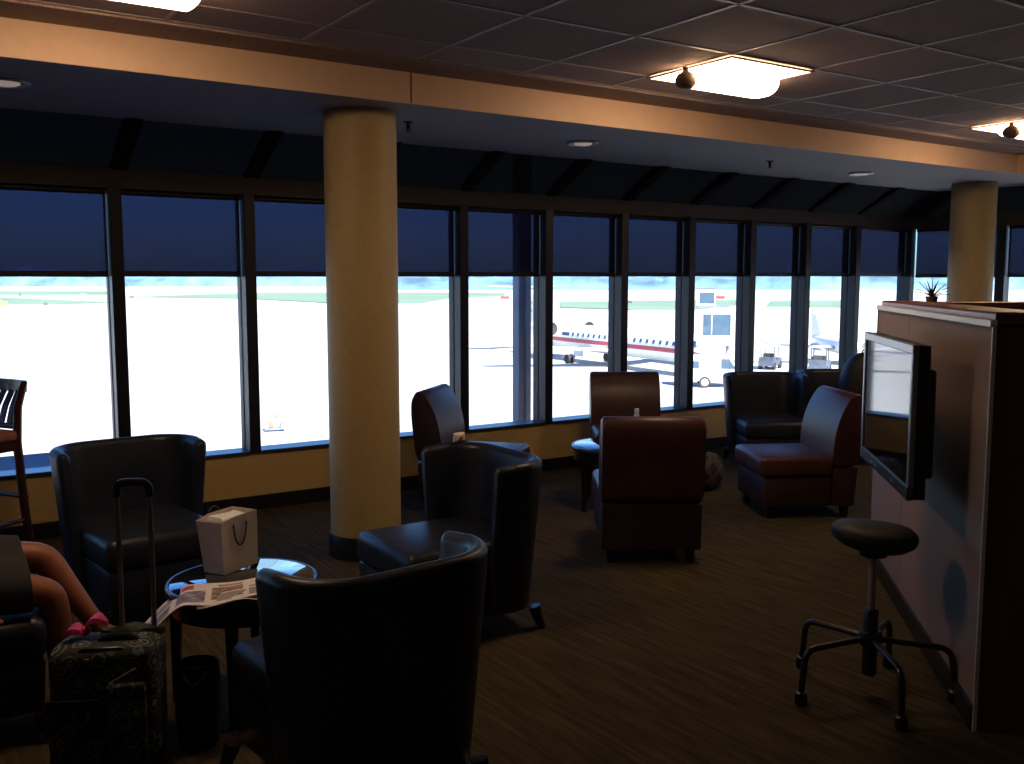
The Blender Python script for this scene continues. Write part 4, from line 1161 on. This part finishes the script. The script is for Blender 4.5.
# white van below the jet's nose
loc = polar(714, 64.5)
t = thing('service_van', 'white service van parked below the jet nose', 'van', tuple(loc), facing_camera(714)+.10)
b = new(); prism(b, [(-1.9, -.85, .45), (2.2, -.85, .45), (2.35, -.85, .65), (2.3, -.85, 1.1), (1.55, -.85, 1.25), (1.0, -.85, 2.1), (-1.9, -.85, 2.15)], (0, 1.7, 0), .05, 2); obj('body', b, M['veh_white'], t)
b = new(); prism(b, [(.42, -.865, 1.28), (1.40, -.865, 1.28), (.95, -.865, 1.95), (.42, -.865, 1.95)], (0, 1.73, 0)); obj('side_window', b, M['glassdark'], t, False)
b = new(); box(b, (-1.3, 0, 1.55), (.6, 1.72, .5), .02, 1); obj('rear_window', b, M['glassdark'], t, False)
b = new(); prism(b, [(1.62, -.72, 1.28), (1.64, -.72, 1.30), (1.12, -.72, 2.03), (1.08, -.72, 2.0)], (0, 1.44, 0)); obj('windscreen', b, M['glassdark'], t, False)
wheel_pair(t, (-.62, 1.65), .76, .38)
b = new(); box(b, (2.33, 0, .62), (.12, 1.7, .2), .03, 1); obj('bumper', b, M['veh_dark'], t, False)

# boarding bridge cab beyond the jet's nose
loc = polar(714, 80)
t = thing('boarding_bridge', 'white boarding bridge cab with two dark windows beyond the jet nose', 'boarding bridge', tuple(loc), facing_camera(714))
b = new(); box(b, (0, 0, 3.3), (3.1, 3.0, 2.9), .05, 1); obj('cab', b, M['veh_white'], t, False)
b = new(); box(b, (-.1, 0, 5.0), (2.6, 2.6, .16), .02, 1); obj('lower_roof', b, M['jet_grey'], t, False)
b = new(); box(b, (-.7, 0, 5.75), (1.55, 1.9, 1.35), .04, 1); obj('upper_box', b, M['veh_white'], t, False)
b = new(); box(b, (-.6, 0, 6.5), (1.8, 2.0, .10), .02, 1); obj('upper_roof', b, M['jet_grey'], t, False)
b = new(); box(b, (-.62, -.96, 5.7), (1.2, .06, .9), .01, 1); obj('window', b, M['glassdark'], t, False)
b = new(); box(b, (.22, -1.51, 3.55), (2.2, .06, 1.7), .01, 1); w = obj('window', b, M['glassdark'], t, False)
b = new(); box(b, (-.2, -1.55, 3.55), (.06, .03, 1.6)); obj('window_bar', b, M['veh_white'], w, False)
for s in (-1, 1):
    b = new(); tube(b, [(s*1.1, .4, 1.9), (s*1.1, .4, 0)], .14, 10); obj('support_leg', b, M['jet_grey'], t)

# tugs and carts on the right of the apron
def tug(label, px, dist, rz, s=1., name='baggage_tug', dark=True):
    t = thing(name, label, 'airport tug', tuple(polar(px, dist)), facing_camera(px)+rz)
    m = M['veh_dark'] if dark else M['veh_white']
    b = new(); prism(b, [(-1.3*s, -.6*s, .3*s), (1.3*s, -.6*s, .3*s), (1.3*s, -.6*s, .85*s), (.3*s, -.6*s, .95*s), (.2*s, -.6*s, .7*s), (-.5*s, -.6*s, .7*s), (-.6*s, -.6*s, 1.0*s), (-1.3*s, -.6*s, 1.0*s)], (0, 1.2*s, 0), .04*s, 1); obj('body', b, m, t, False)
    b = new(); box(b, (-.45*s, 0, 1.0*s), (.15*s, .9*s, .6*s), .04*s, 1); obj('seat', b, M['tyre'], t, False)
    for x in (-.7, .45):
        for y in (-.5, .5):
            b = new(); tube(b, [(x*s, y*s, .8*s), (x*s, y*s, 1.85*s)], .035*s, 6); obj('roof_post', b, M['tyre'], t)
    b = new(); box(b, (-.12*s, 0, 1.88*s), (1.4*s, 1.15*s, .07*s), .02, 1); obj('roof', b, M['veh_white'], t, False)
    b = new(); tube(b, [(.25*s, 0, .9*s), (.05*s, 0, 1.25*s)], .03*s, 6); obj('steering_column', b, M['tyre'], t)
    for x in (-.85, .85):
        for y in (-.55, .55):
            b = new(); tube(b, [(x*s, y*s-.1*s, .3*s), (x*s, y*s+.1*s, .3*s)], .3*s, 18); obj('wheel', b, M['tyre'], t)
tug('dark baggage tug parked in the window above the left far tub chair', 771, 78, 1.3)
tug('dark baggage tug parked nose-on in the window above the right far tub chair', 821, 74, 1.45, 1.1)
# barricade outside the second window
t = thing('barricade', 'small orange and white barricade standing on the apron left of the big column', 'barricade', tuple(polar(272, 45)), facing_camera(272))
b = new(); box(b, (0, 0, .12), (.95, .35, .10), .02, 1); obj('foot_bar', b, M['jet_grey'], t, False)
for s in (-1, 1):
    b = new(); box(b, (s*.36, 0, .45), (.09, .10, .66), .01, 1); obj('upright', b, M['veh_white'], t, False)
b = new(); box(b, (0, 0, .72), (.8, .06, .22), .01, 1); o = obj('board', b, M['veh_white'], t, False)
b = new(); prism(b, [(-.05, -.035, .62), (.15, -.035, .62), (.28, -.035, .82), (.08, -.035, .82)], (0, .07, 0)); obj('stripe', b, M['orange'], o, False)
b = new(); prism(b, [(-.25, -.09, .22), (-.02, -.09, .16), (-.08, -.09, .42), (-.28, -.09, .55)], (0, .14, 0), .01, 1); obj('warning_lamp', b, M['orange'], t, False)
b = new(); lathe(b, [(.12, 0), (.10, .3), (.03, .34)], 14, (.34, -.1, .12)); obj('sand_bag', b, M['jet_grey'], t)

# little boxes and signs far out on the airfield
def marker(name, label, px, dist, w, h, m, cat, group):
    t = thing(name, label, cat, tuple(polar(px, dist)), facing_camera(px), group)
    t.location.z = ZG+.27
    b = new(); box(b, (0, 0, .5+h/2), (w, .4, h), .05, 1); obj('panel', b, m, t, False)
    for s in (-1, 1):
        b = new(); tube(b, [(s*w*.35, 0, .0), (s*w*.35, 0, .6)], .08, 6); obj('post', b, M['dark_box'], t)
g = 'small signs on the airfield'
marker('airfield_sign', 'tiny dark airfield sign below the hills near the left edge', 22, 440, 1.2, 1.0, M['dark_box'], 'airfield sign', g)
marker('airfield_sign', 'tiny dark airfield sign on the nearer grass at left', 47, 262, 1.0, .7, M['dark_box'], 'airfield sign', g)
marker('airfield_sign', 'wide tiny airfield sign left of the first mullion', 85, 470, 3.0, .8, M['jet_grey'], 'airfield sign', g)
marker('airfield_sign', 'tiny dark airfield sign just right of the first mullion', 133, 380, 1.8, .8, M['dark_box'], 'airfield sign', g)
marker('airfield_sign', 'tiny red airfield sign left of the grey outdoor post', 505, 360, 3.2, 1.0, M['signred'], 'airfield sign', g)
marker('airfield_sign', 'long red airfield sign above the boarding bridge', 718, 360, 4.4, 1.1, M['signred'], 'airfield sign', g)
marker('airfield_sign', 'tiny dark airfield sign above the middle of the jet', 629, 290, 1.5, .7, M['dark_box'], 'airfield sign', g)
t = thing('airfield_truck', 'tiny yellow truck on the airfield at the far left edge', 'truck', tuple(polar(-1, 268)), facing_camera(0))
b = new(); box(b, (-.6, 0, 1.2), (3.4, 1.8, 1.6), .1, 1); obj('cargo_box', b, M['yellow'], t, False)
b = new(); box(b, (1.8, 0, 1.0), (1.4, 1.7, 1.2), .15, 1); obj('cab', b, M['yellow'], t, False)
wheel_pair(t, (-1.4, 1.6), .8, .42)

# unseen terminal mass behind the lounge, added and sized to shade the near apron
b = new(); box(b, (-30, -16, 16), (76, 20, 26)); struct('wall_shade_mass', b, M['shell'])
b = new(); prism(b, [(LX-.2, BY-.2, 2.85), (LX-.2, Y_SOF+.25, 2.85), (SOF_C.x+.2, Y_SOF+.25, 2.85), (sr.x+.3, BY-.2, 2.85)], (0, 0, .15)); struct('roof_slab', b, M['roof_and_shadow'])

# ------------------------------------------------------------------ light
w = bpy.data.worlds.new('sky'); SC.world = w; w.use_nodes = True
nt = w.node_tree; nt.nodes.clear()
out = nt.nodes.new('ShaderNodeOutputWorld'); bg = nt.nodes.new('ShaderNodeBackground')
sk = nt.nodes.new('ShaderNodeTexSky'); sk.sky_type = 'NISHITA'
sk.sun_disc = False; sk.sun_elevation = math.radians(40); sk.sun_rotation = math.radians(190)
sk.altitude = 200; sk.air_density = 1.3; sk.dust_density = .8; sk.ozone_density = 2.0
bg.inputs['Strength'].default_value = .22
tint = nt.nodes.new('ShaderNodeMix'); tint.data_type = 'RGBA'; tint.blend_type = 'MULTIPLY'; tint.inputs['Factor'].default_value = 1
tint.inputs[7].default_value = (.42, .74, 1.30, 1)      # clear deep-blue morning sky
nt.links.new(sk.outputs[0], tint.inputs[6]); nt.links.new(tint.outputs[2], bg.inputs['Color']); nt.links.new(bg.outputs[0], out.inputs['Surface'])
sd = bpy.data.lights.new('sun', 'SUN'); sd.energy = 18; sd.angle = math.radians(.6); sd.color = (1, .96, .9)
so = bpy.data.objects.new('sun', sd); COL.objects.link(so)
el = math.radians(40); az = Vector((.12, 1, 0)).normalized()      # direction the light travels over the ground
dv = Vector((az.x*math.cos(el), az.y*math.cos(el), -math.sin(el)))
so.rotation_euler = dv.to_track_quat('-Z', 'Y').to_euler(); so.location = (0, -40, 60)
